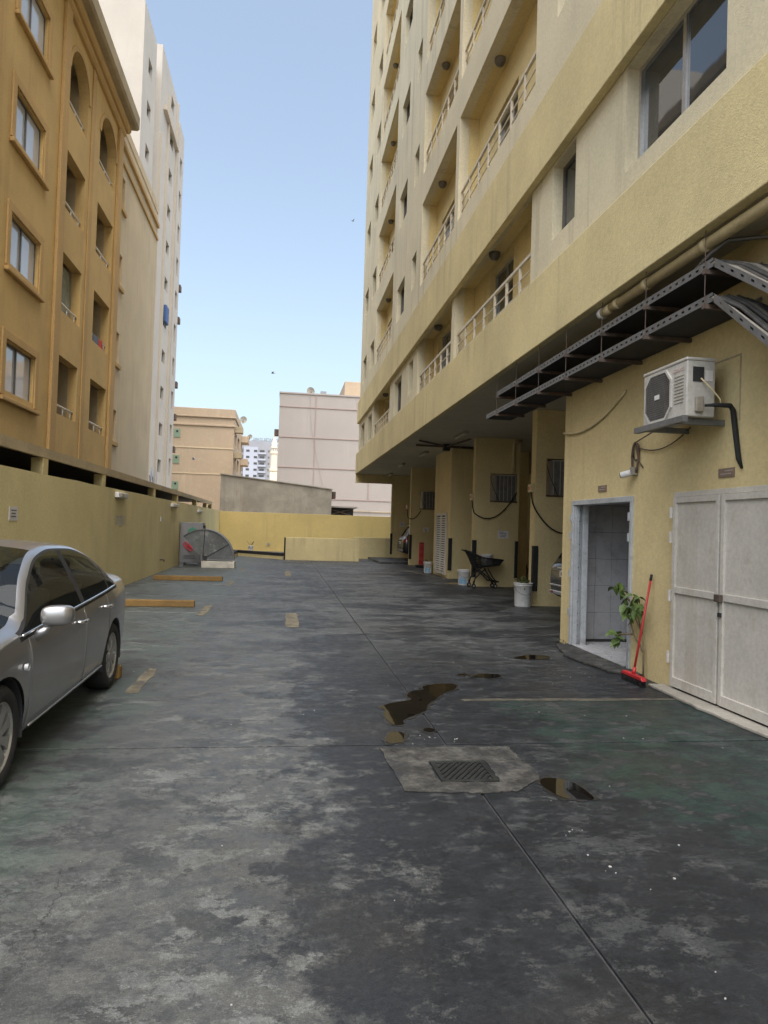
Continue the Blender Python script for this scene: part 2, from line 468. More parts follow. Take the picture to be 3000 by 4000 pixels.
M['patch'] = paint('pale_concrete_patch', (.064, .063, .057), .85, .6, 6.5, .5, 40, fine=.2, grime=.95, grime_col=(.024, .025, .028))

# ------------------------------------------------------------------ ground
gm = MB().quad((-900, -900, -.02), (900, -900, -.02), (900, 1500, -.02), (-900, 1500, -.02))
ground = struct(gm.build('ground', M['sand']))
base = MB().quad((-3.9, -8, -.014), (12.5, -8, -.014), (12.5, 43.2, -.014), (-3.9, 43.2, -.014))
base.build('joint_bed', M['joint'], ground)
xj = [-3.9, 1.27, 6.35, 12.4]
yj = [-8, -.2, 5.24, 10.65, 16.1, 21.5, 26.9, 32.3, 37.7, 43.1]
for i in range(3):
    for j in range(len(yj) - 1):
        gx = .007 if i else .0
        b = MB()
        zz = random.uniform(-.0012, .0)
        b.box(xj[i] + .008, xj[i + 1] - .008, yj[j] + .012, yj[j + 1] - .012, -.05, zz)
        b.build('concrete_slab', M['ground'], ground, bevel=.004)

def flat(name, pts, z, mat, parent, th=.004):
    b = MB(); b.prism(pts, 2, z - th, z)
    return b.build(name, mat, parent)

def wobble(pts, a, n=3):
    out = []
    k = len(pts)
    for i in range(k):
        p, q = pts[i], pts[(i + 1) % k]
        for s in range(n):
            f = s / n
            out.append((p[0] + (q[0] - p[0]) * f + random.uniform(-a, a), p[1] + (q[1] - p[1]) * f + random.uniform(-a, a)))
    return out

def rectpts(x0, x1, y0, y1): return [(x0, y0), (x1, y0), (x1, y1), (x0, y1)]
for (x0, x1, y0, y1) in ((-1.46, -1.31, 12.57, 14.1), (-1.43, -1.31, 18.75, 20.35), (-1.42, -1.3, 6.9, 8.0), (.09, .30, 11.3, 13.06), (.10, .29, 22.4, 25.1), (-1.44, -1.3, 24.6, 26.0)):
    flat('painted_dash', wobble(rectpts(x0, x1, y0, y1), .012, 6), .004, M['line'], ground)
for (x0, x1, y) in ((-3.7, -1.42, 12.95), (-3.7, -1.43, 18.93), (-3.7, -1.35, 25.0)):
    flat('painted_bay_line', wobble(rectpts(x0, x1, y - .04, y + .04), .008, 8), .004, M['linew'], ground)
flat('painted_bay_line', wobble(rectpts(1.75, 4.0, 6.54, 6.62), .014, 14), .004, M['linefaint'], ground)
flat('painted_bay_line', wobble([(5.42, 22.6), (5.3, 22.6), (4.6, 27.5), (4.72, 27.5)], .01, 8), .004, M['line'], ground)
flat('painted_bay_line', wobble([(-1.5, 30.6), (-1.4, 30.4), (.6, 28.2), (.5, 28.4)], .02, 6), .004, M['linew'], ground)
# pale mortar collar round the drain (a ring of four pieces round the grate)
for pts in ([(.76, 5.15), (1.74, 5.16), (1.72, 4.84), (1.05, 4.84)], [(.76, 5.15), (1.05, 4.84), (1.05, 4.43), (.79, 4.31)],
            [(.79, 4.31), (1.05, 4.43), (1.45, 4.43), (1.72, 4.47), (1.5, 4.27), (1.29, 4.25)], [(1.45, 4.43), (1.45, 4.84), (1.72, 4.84), (1.77, 4.6), (1.72, 4.47)]):
    flat('mortar_patch', wobble(pts, .012, 7), .006 + .0004 * random.random(), M['patch'], ground, .005)
# broken threshold ramp in front of the doorway and the gate sill
b = MB(); b.prism(wobble([(4.15, 7.55), (4.15, 9.75), (3.95, 9.7), (3.72, 8.9), (3.82, 7.9)], .02, 4), 2, 0, .035)
b.build('mortar_ramp', M['patch'], ground, bevel=.01)
b = MB(); b.prism(wobble([(4.14, 4.0), (4.14, 7.15), (3.97, 7.17), (3.92, 6.2), (3.96, 5.2), (3.93, 4.0)], .012, 8), 2, 0, .03)
b.build('gate_sill', M['conc'], ground, bevel=.008)
# raised floor of the far covered bay
b = MB().box(4.35, 12.3, 31.6, 36.15, 0, .1)
b.build('raised_bay_floor', M['ground'], ground, bevel=.015)

def area(P): return sum(P[i - 1][0] * P[i][1] - P[i][0] * P[i - 1][1] for i in range(len(P)))

def puddle(pts, label):
    k = len(pts); sm = []
    for i in range(k):     # smooth the outline
        p0, p1, p2, p3 = (Vector(pts[(i + d) % k]) for d in (-1, 0, 1, 2))
        for s in range(4):
            f = s / 4
            q = .5 * ((2 * p1) + (p2 - p0) * f + (2 * p0 - 5 * p1 + 4 * p2 - p3) * f * f + (3 * p1 - p0 - 3 * p2 + p3) * f ** 3)
            sm.append((q.x, q.y))
    o = flat('puddle', sm, .006, M['water'], None, .003)
    o['label'] = label; struct(o)
    cx, cy = sum(q[0] for q in sm) / len(sm), sum(q[1] for q in sm) / len(sm)
    ring = []
    for i, q in enumerate(sm):
        a_, b_ = Vector(sm[i - 1]), Vector(sm[(i + 1) % len(sm)])
        d_ = b_ - a_
        nrm = Vector((d_.y, -d_.x)).normalized() * (.022 + .016 * math.sin(i * 1.7) + .01 * math.sin(i * .6))
        if area(sm) < 0: nrm = -nrm
        ring.append((q[0] + nrm.x, q[1] + nrm.y))
    flat('damp_margin', ring, .0028, M['damp'], o, .002)
puddle([(1.47, 7.13), (1.63, 7.25), (1.83, 7.25), (1.79, 7.04), (1.65, 6.89), (1.52, 6.66), (1.37, 6.4), (1.32, 6.22), (1.22, 6.09), (1.06, 5.9), (1.04, 5.78), (.95, 5.76), (.91, 6.03), (.95, 6.23), (.92, 6.33), (1.06, 6.48), (1.25, 6.59), (1.24, 6.75), (1.32, 6.93), (1.45, 7.0)], 'long puddle across the floor joint')
puddle([(.99, 5.52), (.97, 5.36), (.94, 5.28), (.84, 5.27), (.83, 5.38), (.9, 5.55)], 'small puddle at the cross joint')
puddle([(1.71, 4.43), (1.77, 4.48), (1.87, 4.45), (1.93, 4.35), (1.94, 4.12), (1.83, 4.11), (1.74, 4.16), (1.70, 4.33)], 'dark puddle right of the drain')
puddle([(2.1, 7.58), (2.25, 7.75), (2.46, 7.75), (2.43, 7.61), (2.28, 7.54), (2.19, 7.61)], 'thin puddle beyond the long one')
puddle([(1.17, 5.6), (1.22, 5.66), (1.27, 5.6), (1.21, 5.54)], 'coin shaped puddle by the joint')
puddle([(1.98, 7.72), (2.08, 7.78), (2.12, 7.73), (2.04, 7.68)], 'tiny puddle beside the thin one')
puddle([(3.0, 8.75), (3.25, 8.95), (3.5, 8.9), (3.4, 8.7), (3.15, 8.65)], 'puddle before the doorway')
puddle([(4.9, 20.9), (5.3, 21.2), (5.45, 20.8), (5.2, 20.5), (4.95, 20.6)], 'puddle behind the trolley')

# white chips and droppings
b = MB()
random.seed(3)
spots = [(random.uniform(-1.6, 3.6), random.uniform(2.0, 9.0)) for _ in range(40)] + [(1.55 + .14 * random.random(), 3.2 + .5 * random.random()) for _ in range(8)] + [(.9 + .5 * random.random(), 5.1 + .5 * random.random()) for _ in range(8)] + [(2.9 + random.random(), 7.2 + 1.3 * random.random()) for _ in range(14)]
for (x, y) in spots:
    r = random.uniform(.002, .0075)
    a0 = random.random() * 6
    pts = [(x + r * random.uniform(.5, 1.4) * math.cos(a0 + k * 1.05), y + r * random.uniform(.5, 1.4) * math.sin(a0 + k * 1.05)) for k in range(6)]
    b.prism(pts, 2, 0, .004)
o = b.build('white_chips', M['chip']); o['kind'] = 'stuff'; tag(o, 'small white chips and droppings scattered over the concrete', 'litter')

# drain
t = thing('floor_drain', 'square cast iron drain grate in a pale mortar collar', 'drain', (1.25, 4.63, 0))
b = MB()
for (x0, x1, y0, y1) in ((1.06, 1.44, 4.44, 4.47), (1.06, 1.44, 4.80, 4.83), (1.06, 1.09, 4.47, 4.80), (1.41, 1.44, 4.47, 4.80)):
    b.box(x0, x1, y0, y1, -.03, .012)
b.build('frame', M['grate'], t, bevel=.003)
MB().box(1.09, 1.41, 4.47, 4.80, -.012, .001).build('pit', M['dark'], t)
for k in range(-7, 8):        # slanted bars
    c0 = 1.25 + k * .042
    pts = []
    for (yy, sgn) in ((4.47, -1), (4.80, 1)):
        pts.append(c0 + sgn * .11)
    p0, p1 = Vector((pts[0], 4.472)), Vector((pts[1], 4.798))
    d = p1 - p0
    t0, t1 = 0.0, 1.0
    for lim, s in ((1.092, 1), (1.408, -1)):
        tt = (lim - p0.x) / d.x
        if s > 0: t0 = max(t0, tt)
        else: t1 = min(t1, tt)
    if t1 - t0 < .08: continue
    a, e = p0 + d * t0, p0 + d * t1
    nrm = Vector((-d.y, d.x)).normalized() * .009
    MB().prism([tuple(a - nrm), tuple(e - nrm), tuple(e + nrm), tuple(a + nrm)], 2, .002, .01).build('grate_bar', M['grate'], t)

# ------------------------------------------------------------------ boundary walls
t = thing('boundary_wall', 'long low ochre wall along the left side of the parking yard', 'wall', (-3.83, 18, 0))
pts_top = []
b = MB()
ys = np.linspace(-8, 43.35, 60)
tops = [2.31 + .04 * (y - 10) / 30 + random.uniform(-.008, .008) for y in ys]
for i in range(len(ys) - 1):
    n = len(b.v)
    for (y, z) in ((ys[i], tops[i]), (ys[i + 1], tops[i + 1])):
        b.v += [(-3.83, y, -.05), (-3.83, y, z), (-4.03, y, z + .006), (-4.03, y, -.05)]
    b.f += [(n, n + 4, n + 5, n + 1), (n + 1, n + 5, n + 6, n + 2), (n + 2, n + 6, n + 7, n + 3)]
b.build('wall', M['wall_left'], t)
def wl_light(y0, y1, z0, z1, lab):
    o = thing('wall_light', lab, 'wall light', (-3.83, (y0 + y1) / 2, z0))
    MB().box(-3.83, -3.74, y0, y1, z0, z1).build('housing', M['whiteplast'], o, bevel=.01)
    MB().box(-3.739, -3.72, y0 + .15, y1 - .15, z0 + .015, z1 - .015).build('diffuser', M['lamp'], o, bevel=.006)
wl_light(16.75, 17.75, 2.13, 2.25, 'white tube light on the ochre wall above the tape marks')
wl_light(24.75, 26.1, 2.12, 2.23, 'tube light on the ochre wall left of the grey cabinet')
wl_light(32.2, 33.6, 2.06, 2.17, 'farthest small tube light on the ochre wall')
o = thing('paper_notice', 'white paper notice stuck to the ochre wall above the car', 'notice', (-3.83, 10.7, 1.55))
MB().box(-3.828, -3.822, 10.54, 10.86, 1.56, 1.76).build('sheet', M['paper'], o)
for k, (a, e) in enumerate(((10.6, 10.8), (10.62, 10.78), (10.6, 10.8))):
    MB().box(-3.821, -3.819, a, e, 1.70 - k * .045, 1.715 - k * .045).build('print_line', M['ink'], o)
b = MB()
for (y0, y1, z0, z1) in ((16.8, 17.9, 1.67, 1.70), (16.8, 17.9, 1.60, 1.63), (16.8, 17.85, 1.53, 1.56), (17.2, 17.5, 1.47, 1.72)):
    b.box(-3.828, -3.8255 + .0005 * len(b.f) / 6, y0, y1, z0, z1)
tag(b.build('tape_marks', M['plinth']), 'pale strips of old tape on the ochre wall', 'tape')
o = MB().box(-3.828, -3.80, 22.75, 22.95, 1.6, 1.74).build('switch_box', M['whiteplast'], bevel=.008)
tag(o, 'small white switch box low on the ochre wall', 'switch box')
o = MB().tube([(-3.85, 23.05, .4), (-3.72, 23.05, .4), (-3.70, 23.05, .34)], .025).build('water_tap', M['rust'], smooth=True)
tag(o, 'short rusty tap stub low on the ochre wall', 'tap')

t = thing('back_wall', 'bright yellow wall closing the far end of the yard', 'wall', (0, 43.2, 0))
MB().box(-4.03, 9.5, 43.36, 43.56, -.05, 2.32).build('wall', M['wall_far'], t, bevel=.01)
o = MB().lathe([(.0, 0), (.09, 0), (.09, .04), (0, .04)], 16, 1, (-.88, 43.31, .42)).build('vent_cap', M['conc'])
tag(o, 'small round vent low on the bright yellow far wall', 'vent')

t = thing('ramp_wall', 'chest high yellow wall beside the ramp at the far end', 'wall', (1.8, 33.2, 0))
MB().box(.12, 3.56, 33.05, 33.25, -.04, 1.05).build('wall', M['yellow_dirty'], t, bevel=.012)
MB().box(3.57, 5.5, 36.02, 36.18, -.04, 1.1).build('return_wall', M['yellow_dirty'], t, bevel=.012)
MB().box(.05, .119, 33.03, 33.27, 0, 1.04).build('black_end_strip', M['rubber'], t, bevel=.008)
t = thing('ramp_kerb', 'low yellow kerb with a black top round the ramp mouth', 'kerb', (-1, 34, 0))
k0, k1, k2 = Vector((-2.33, 33.3)), Vector((-2.32, 36.0)), Vector((.05, 33.2))
def kerb(a, e, nm='kerb_run'):
    d = (e - a).normalized(); n = Vector((-d.y, d.x)) * .09
    o = MB().prism([tuple(a - n), tuple(e - n), tuple(e + n), tuple(a + n)], 2, 0, .16).build(nm, M['yellow_dirty'], t)
    n = n * 1.15
    MB().prism([tuple(a - n), tuple(e - n), tuple(e + n), tuple(a + n)], 2, .161, .30).build('black_band', M['black_paint'], t, bevel=.01)
kerb(k0, k1); kerb(k1 + Vector((.1, -.05)), k2)

# carport behind the left wall
t = thing('carport', 'dark carport behind the ochre wall with olive edge beam', 'carport', (-6, 20, 0))
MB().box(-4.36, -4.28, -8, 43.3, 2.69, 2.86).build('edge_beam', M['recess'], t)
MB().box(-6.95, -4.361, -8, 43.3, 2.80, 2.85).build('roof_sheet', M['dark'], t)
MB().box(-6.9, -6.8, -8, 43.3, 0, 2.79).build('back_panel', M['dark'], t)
for y in (8.6, 13.3, 17.5, 24.2, 29.3, 35.6, 40.2, 43.0):
    MB().box(-4.5, -4.29, y, y + .28, 0, 2.688).build('post', M['yellow_dirty'], t, bevel=.01)

# ------------------------------------------------------------------ facade helpers
def wallX(b, X, sg, y0, y1, z0, z1, holes, depth):
    """wall sheet in plane X facing sg with holes (y0,y1,z0,z1) and reveals depth deep"""
    ysv = sorted(set([y0, y1] + [v for h in holes for v in h[:2]]))
    zsv = sorted(set([z0, z1] + [v for h in holes for v in h[2:4]]))
    ysv = [v for v in ysv if y0 <= v <= y1]; zsv = [v for v in zsv if z0 <= v <= z1]
    for i in range(len(ysv) - 1):
        run = None
        for j in range(len(zsv) - 1):
            yc, zc = (ysv[i] + ysv[i + 1]) / 2, (zsv[j] + zsv[j + 1]) / 2
            solid = not any(h[0] < yc < h[1] and h[2] < zc < h[3] for h in holes)
            if solid:
                if run is None: run = zsv[j]
                end = zsv[j + 1]
            if run is not None and (not solid or j == len(zsv) - 2):
                b.quad((X, ysv[i], run), (X, ysv[i + 1], run), (X, ysv[i + 1], end), (X, ysv[i], end))
                run = None
    Xi = X - sg * depth
    for (a, e, c, d) in [h[:4] for h in holes]:
        b.quad((X, a, c), (X, e, c), (Xi, e, c), (Xi, a, c))
        b.quad((X, a, d), (X, e, d), (Xi, e, d), (Xi, a, d))
        b.quad((X, a, c), (X, a, d), (Xi, a, d), (Xi, a, c))
        b.quad((X, e, c), (X, e, d), (Xi, e, d), (Xi, e, c))
    return b

def windowX(X, sg, y0, y1, z0, z1, parent, leaves=2, fm='alu_dark', gm='glass', fw=.05, open_leaf=False):
    """sliding window set in the back of a reveal; X is the plane of the glass"""
    f = MB()
    a, e = min(X - .04, X + .04), max(X - .04, X + .04)
    f.box(a, e, y0, y1, z0, z0 + fw); f.box(a, e, y0, y1, z1 - fw, z1)
    f.box(a, e, y0, y0 + fw, z0 + fw, z1 - fw); f.box(a, e, y1 - fw, y1, z0 + fw, z1 - fw)
    for k in range(1, leaves):
        yc = y0 + (y1 - y0) * k / leaves
        f.box(a, e, yc - fw * .6, yc + fw * .6, z0 + fw, z1 - fw)
    o = f.build('window', M[fm], parent)
    for k in range(leaves):
        g0 = y0 + (y1 - y0) * k / leaves + fw * .6; g1 = y0 + (y1 - y0) * (k + 1) / leaves - fw * .6
        xs = X + (.012 if k % 2 else -.012)
        MB().box(xs - .004, xs + .004, g0 - .01, g1 + .01, z0 + fw - .01, z1 - fw + .01).build('pane', M[gm], o)
    return o

# ------------------------------------------------------------------ right apartment building
FL = 3.29
NF = 9
FX = 3.70
apt = thing('apartment_building', 'tall cream and yellow apartment block with rows of balconies on the right', 'building', (8, 20, 0))
ROOF = 5.4 + FL * NF + 1.5
wins = [(5.61, 7.47, 5.74, 6.95), (8.87, 9.68, 5.85, 6.93), (20.83, 21.6, 5.74, 6.77), (22.93, 24.48, 5.56, 6.74), (30.9, 32.3, 5.56, 6.72), (33.75, 35.25, 5.54, 6.72), (2.0, 3.9, 5.74, 6.95)]
bals = [(10.56, 15.61), (15.90, 20.08), (25.54, 30.33)]
holes = []
for k in range(NF):
    dz = k * FL
    holes += [(a, e, c + dz, d + dz) for (a, e, c, d) in wins]
    for (a, e) in bals:
        holes.append((a, e, 5.40 + dz, (7.17 if k == 0 else 7.81 + dz)))
# openings that meet the two projecting bands are cut in the wall behind them
YEND = 36.25
wb = MB(); wallX(wb, FX, -1, -4, YEND, 5.2, ROOF, holes, .22)
wb.quad((FX, YEND, 5.2), (16, YEND, 5.2), (16, YEND, ROOF), (FX, YEND, ROOF))
wb.quad((FX, -4, 4.39), (16, -4, 4.39), (16, -4, ROOF), (FX, -4, ROOF))
wb.quad((FX, -4, ROOF), (16, -4, ROOF), (16, YEND, ROOF), (FX, YEND, ROOF))
wb.quad((16, -4, 0), (16, YEND, 0), (16, YEND, ROOF), (16, -4, ROOF))
wb.build('facade', M['cream'], apt)
# projecting fascia band and the band over the first floor
MB().box(3.58, 3.695, -4, YEND, 4.36, 5.398).build('fascia_band', M['yellow_dirty'], apt, bevel=.01)
MB().box(3.58, FX - .003, -4, YEND, 6.96, 8.05).build('string_band', M['yellow_dirty'], apt, bevel=.01)
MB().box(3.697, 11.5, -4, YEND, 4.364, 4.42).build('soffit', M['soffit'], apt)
MB().box(3.60, 5.5, 36.02, YEND - .01, 3.91, 4.355).build('end_beam', M['yellow'], apt)
# balcony recesses: one built, the rest copies
protoB = []
DOORS = {10.56: (12.8, 14.4), 15.90: (17.9, 19.4), 25.54: (28.5, 29.9)}
def recess(a, e, top_z, dz):
    d0, d1 = DOORS[a]
    r = MB(); X0, xi, zf = FX + .222, FX + .45, 4.75
    r.quad((X0, a, zf), (xi, a, zf), (xi, a, top_z), (X0, a, top_z)); r.quad((X0, e, zf), (xi, e, zf), (xi, e, top_z), (X0, e, top_z))
    r.quad((X0, a, zf), (xi, a, zf), (xi, e, zf), (X0, e, zf)); r.quad((X0, a, top_z), (xi, a, top_z), (xi, e, top_z), (X0, e, top_z))
    r.quad((X0, a, zf), (X0, e, zf), (X0, e, 5.40), (X0, a, 5.40))
    wallX(r, xi, -1, a, e, zf, top_z, [(d0, d1, zf + .05, zf + 2.3)], .2)
    ro = r.build('balcony_recess', M['balcony'], apt)
    wo = windowX(xi + .17, -1, d0, d1, zf + .05, zf + 2.3, apt, 2, 'alu'); wo.name = 'balcony_door'
    la = MB(); la.lathe([(.0, top_z - .15), (.07, top_z - .135), (.105, top_z - .08), (.115, top_z - .04), (.115, top_z - .002)], 16, 2, (FX + .28, a + (e - a) * (.58 if a < 12 else .66), 0))
    lo = la.build('ceiling_lamp', M['lampdark'], apt, smooth=True)
    for o in (ro, wo, lo): o.location.z += dz
    return [ro, wo, lo]
for (a, e) in bals:
    recess(a, e, 7.17, 0)
    grp = recess(a, e, 7.81, FL)
    # railing: bars between posts
    top = MB().box(FX + .06, FX + .11, a, e, 6.05, 6.10).build('railing', M['rail'], apt)
    for zz in (5.62, 5.83):
        MB().tube([(FX + .085, a, zz), (FX + .085, e, zz)], .013, 6).build('rail_bar', M['rail'], top)
    n = max(4, round((e - a) / .72))
    pf = None
    for q in range(n + 1):
        yy = a + .03 + (e - a - .06) * q / n
        if pf is None:
            pf = MB().box(FX + .065, FX + .105, yy - .025, yy + .025, 5.40, 6.05).build('railing_post', M['rail'], top)
            y00 = yy
        else:
            c = pf.copy(); C.objects.link(c); c.parent = top; c.location = Vector(pf.location) + Vector((0, yy - y00, 0))
    protoB.append((grp, top))
def copy_deep(o, off):
    c = o.copy(); C.objects.link(c); c.location = Vector(o.location) + Vector(off)
    for ch in list(o.children):
        d = ch.copy(); C.objects.link(d); d.parent = c
    return c
for k in range(1, NF):
    for grp, rail in protoB:
        copy_deep(rail, (0, 0, k * FL))
        if k > 1:
            for o in grp: copy_deep(o, (0, 0, (k - 1) * FL))
wp = [windowX(FX + .19, -1, a, e, c, d, apt, 2 if e - a > 1.2 else 1, 'alu_dark' if e - a < 1.7 else 'alu') for (a, e, c, d) in wins]
for o in wp:
    for k in range(1, NF): copy_deep(o, (0, 0, k * FL))
# dark rooms behind the glass
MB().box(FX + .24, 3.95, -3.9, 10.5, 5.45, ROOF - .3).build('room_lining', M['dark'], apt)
# under-building fins
def fin(x0, x1, y0, y1, nm='pillar', z1=4.362, mat='yellow', holes=()):
    return MB().box(x0, x1, y0, y1, -.04, z1).build(nm, M[mat], apt, bevel=.012)
def fin_hole(y0, y1, x1, h, x0=5.5):
    """wall fin facing the camera with a hole h=(x0,x1,z0,z1) for a window air conditioner"""
    hx0, hx1, hz0, hz1 = h
    b = MB()
    b.box(x0, hx0, y0, y1, -.04, 4.362); b.box(hx1, x1, y0, y1, -.04, 4.362)
    b.box(hx0, hx1, y0, y1, -.04, hz0); b.box(hx0, hx1, y0, y1, hz1, 4.362)
    return b.build('pillar', M['yellow'], apt)
fin_hole(14.97, 15.27, 7.6, (5.74, 6.75, 2.43, 3.28))
fin_hole(20.0, 20.25, 6.85, (5.96, 6.78, 2.48, 3.32))
fin(5.5, 8.2, 23.0, 25.5)
fin_hole(31.0, 31.25, 7.6, (6.0, 6.9, 2.5, 3.35), 5.6)
fin(5.5, 12, 36.03, YEND + .02)
MB().box(11.3, 11.5, -4, YEND, -.04, 4.355).build('rear_wall', M['yellow_dirty'], apt)
# black rubber corner guards
for (x, y, dx, dy) in ((5.49, 14.955, .1, .012), (5.49, 19.985, .1, .012), (6.75, 19.985, .1, .012), (5.49, 22.985, .1, .012), (5.59, 30.985, .1, .012), (5.49, 36.015, .1, .012)):
    z0, z1 = (.33, 1.33) if y < 18 else (.27, 1.35)
    b = MB().box(x, x + dx, y - dy, y, z0, z1)
    if x < 6: b.box(x - .012, x - .0005, y - dy, y + .1, z0, z1)
    b.build('corner_guard', M['rubber'], apt, bevel=.003)
# louvred door on the block
ld = thing('louvred_door', 'white louvred double door in the yellow pillar', 'door', (5.48, 24.3, 0))
b = MB()
y0, y1, z0, z1 = 23.4, 24.93, .09, 2.2
for (a, e) in ((y0, y0 + .06), ((y0 + y1) / 2 - .05, (y0 + y1) / 2 + .05), (y1 - .06, y1)): b.box(5.44, 5.498, a, e, z0, z1)
b.box(5.441, 5.497, y0 + .06, y1 - .06, z0, z0 + .1); b.box(5.441, 5.497, y0 + .06, y1 - .06, z1 - .08, z1)
b.build('frame', M['white_metal'], ld)
MB().box(5.485, 5.497, y0 + .06, y1 - .06, z0 + .1, z1 - .08).build('shadow_board', M['dark'], ld)
s0 = None
for leaf, (a, e) in enumerate(((y0 + .06, (y0 + y1) / 2 - .05), ((y0 + y1) / 2 + .05, y1 - .06))):
    for k in range(24):
        zz = z0 + .13 + k * .0785
        if s0 is None or k == 0:
            s0 = MB().prism([(5.446, zz), (5.452, zz - .004), (5.474, zz + .036), (5.468, zz + .042)], 1, a + .002, e - .002).build('slat', M['white_metal'], ld)
            zb = zz
        else:
            c = s0.copy(); C.objects.link(c); c.location = Vector(s0.location) + Vector((0, 0, zz - zb))

# soffit lamps
labs = ('nearest fluorescent batten under the concrete soffit', 'second fluorescent batten along the soffit', 'third fluorescent batten along the soffit', 'farthest fluorescent batten under the soffit')
for (y, x), lab in zip(((19.4, 4.88), (24.7, 4.88), (29.5, 4.86), (35.0, 5.2)), labs):
    o = thing('soffit_light', lab, 'ceiling light', (x, y, 4.36))
    MB().box(x - .07, x + .07, y - .62, y + .62, 4.30, 4.359).build('tray', M['acgrey'], o, bevel=.01)
    MB().box(x - .055, x + .055, y - .58, y + .58, 4.255, 4.299).build('diffuser', M['lamp'], o, bevel=.02)
o = thing('pipe_cluster', 'dark conduits branching under the soffit before the pillars', 'pipes', (5, 21.6, 4.3))
for p, r in (([(4.1, 22.1, 4.30), (6.4, 22.1, 4.30)], .035), ([(4.0, 21.0, 4.31), (5.05, 21.9, 4.28), (6.4, 22.0, 4.24)], .03), ([(5.05, 21.9, 4.27), (5.3, 19.9, 4.28)], .03)):
    MB().tube(p, r).build('conduit', M['rust'], o, smooth=True)
MB().box(4.95, 5.15, 21.8, 22.0, 4.14, 4.34).build('junction_box', M['dark'], o)
MB().box(6.9, 8.1, 17.2, 17.9, 3.1, 3.8).build('duct', M['dark'], o)
MB().box(6.9, 8.1, 17.2, 17.9, 4.0, 4.34).build('duct', M['dark'], o)
o = MB().tube([(6.62, 19.93, 3.32), (6.62, 19.93, 4.2), (6.66, 19.93, 4.28), (6.85, 19.93, 4.3)], .05, 10).build('drain_pipe', M['pvc'], smooth=True)
tag(o, 'yellow downpipe on the pillar above the window air conditioner', 'pipe')

# ------------------------------------------------------------------ utility block at right
ub = thing('utility_block', 'yellow plastered room under the building with open doorway and white gate', 'building', (4.4, 8, 0))
WX = 4.15
DO = (7.93, 9.72, .0, 2.08)
GA = (3.0, 7.06, .0, 2.1)
b = MB(); wallX(b, WX, -1, -4, 10.09, -.04, 4.362, [(DO[0], DO[1], -.04, DO[3]), (GA[0], GA[1], -.04, GA[3])], .22)
b.quad((WX, 10.09, -.04), (6.4, 10.09, -.04), (6.4, 10.09, 4.362), (WX, 10.09, 4.362))
b.build('wall', M['yellow'], ub)
# tiled room behind the doorway
MB().box(5.35, 5.40, 7.2, 10.05, 0, 2.9).build('tile_backing', M['grout'], ub)
MB().box(WX + .23, 5.35, 10.02, 10.06, 0, 2.9).build('tile_backing', M['grout'], ub)
MB().box(WX + .23, 5.35, 7.15, 7.2, 0, 2.9).build('room_side', M['recess'], ub)
MB().box(WX + .23, 5.4, 7.2, 10.06, 2.9, 2.95).build('room_ceiling', M['recess'], ub)
tp = None
for j in range(7):
    for k in range(11):
        z0 = .06 + j * .40; y0 = 7.22 + k * .255
        if z0 + .39 > 2.9: continue
        if tp is None:
            tp = MB().box(5.338, 5.349, y0, y0 + .25, z0, z0 + .395).build('wall_tile', M['tile'], ub)
            t00 = (y0, z0)
        else:
            c = tp.copy(); C.objects.link(c); c.location = Vector(tp.location) + Vector((random.uniform(-.001, .001), y0 - t00[0], z0 - t00[1]))
tq = None
for j in range(7):
    for k in range(4):
        z0 = .06 + j * .40; x0 = WX + .24 + k * .255
        if z0 + .39 > 2.9: continue
        if tq is None:
            tq = MB().box(x0, x0 + .25, 10.008, 10.019, z0, z0 + .395).build('wall_tile', M['tile'], ub); t00 = (x0, z0)
        else:
            c = tq.copy(); C.objects.link(c); c.location = Vector(tq.location) + Vector((x0 - t00[0], random.uniform(-.001, .001), z0 - t00[1]))
tf = None
for j in range(5):
    for k in range(10):
        x0 = WX - .02 + j * .255; y0 = 7.3 + k * .255
        if x0 < WX + .23 and not (DO[0] + .02 < y0 and y0 + .25 < DO[1]): continue
        if tf is None:
            tf = MB().box(x0, x0 + .25, y0, y0 + .25, .02, .045).build('floor_tile', M['tile'], ub); t00 = (x0, y0)
        else:
            c = tf.copy(); C.objects.link(c); c.location = Vector(tf.location) + Vector((x0 - t00[0], y0 - t00[1], 0))
# door frame
b = MB()
b.box(WX - .03, WX + .16, 9.66, 9.72, .0, 2.03); b.box(WX - .03, WX + .16, 7.93, 9.72, 2.03, 2.10)
b.box(WX - .012, WX + .05, 9.60, 9.66, 0, 2.03); b.box(WX + .10, WX + .18, 9.585, 9.66, 0, 2.03); b.box(WX - .03, WX + .08, 7.93, 7.985, .0, 2.03)
df = b.build('door_frame', M['frame_white'], ub, bevel=.006)
for zz in (.45, 1.0, 1.55, 1.8): MB().box(WX - .045, WX - .031, 9.69, 9.74, zz, zz + .1).build('hinge', M['frame_white'], df)
for zz in (1.55, 1.8): MB().box(WX - .045, WX - .031, 7.97, 8.0, zz, zz + .1).build('hinge', M['frame_white'], df)
for k in range(12):
    MB().lathe([(0, -.003), (.008, -.003), (.008, .0)], 8, 1, (WX + .075, 9.659, .15 + k * .165)).build('screw_hole', M['dark'], df)
o = thing('isolator_switch', 'yellow isolator switch on the tiled wall inside the doorway', 'switch', (5.33, 8.9, 1.5))
MB().box(5.26, 5.337, 8.98, 9.2, 1.47, 1.72).build('case', M['pvc'], o, bevel=.01)
MB().lathe([(0, -.03), (.04, -.03), (.045, 0)], 12, 0, (5.26, 9.07, 1.6)).build('knob', M['dark'], o)
o = thing('electric_panel', 'dark electrical cabinet high on the tiled wall inside the doorway', 'cabinet', (5.2, 8.6, 1.7))
MB().box(5.15, 5.337, 8.35, 8.85, 1.72, 2.4).build('case', M['dark'], o, bevel=.01)
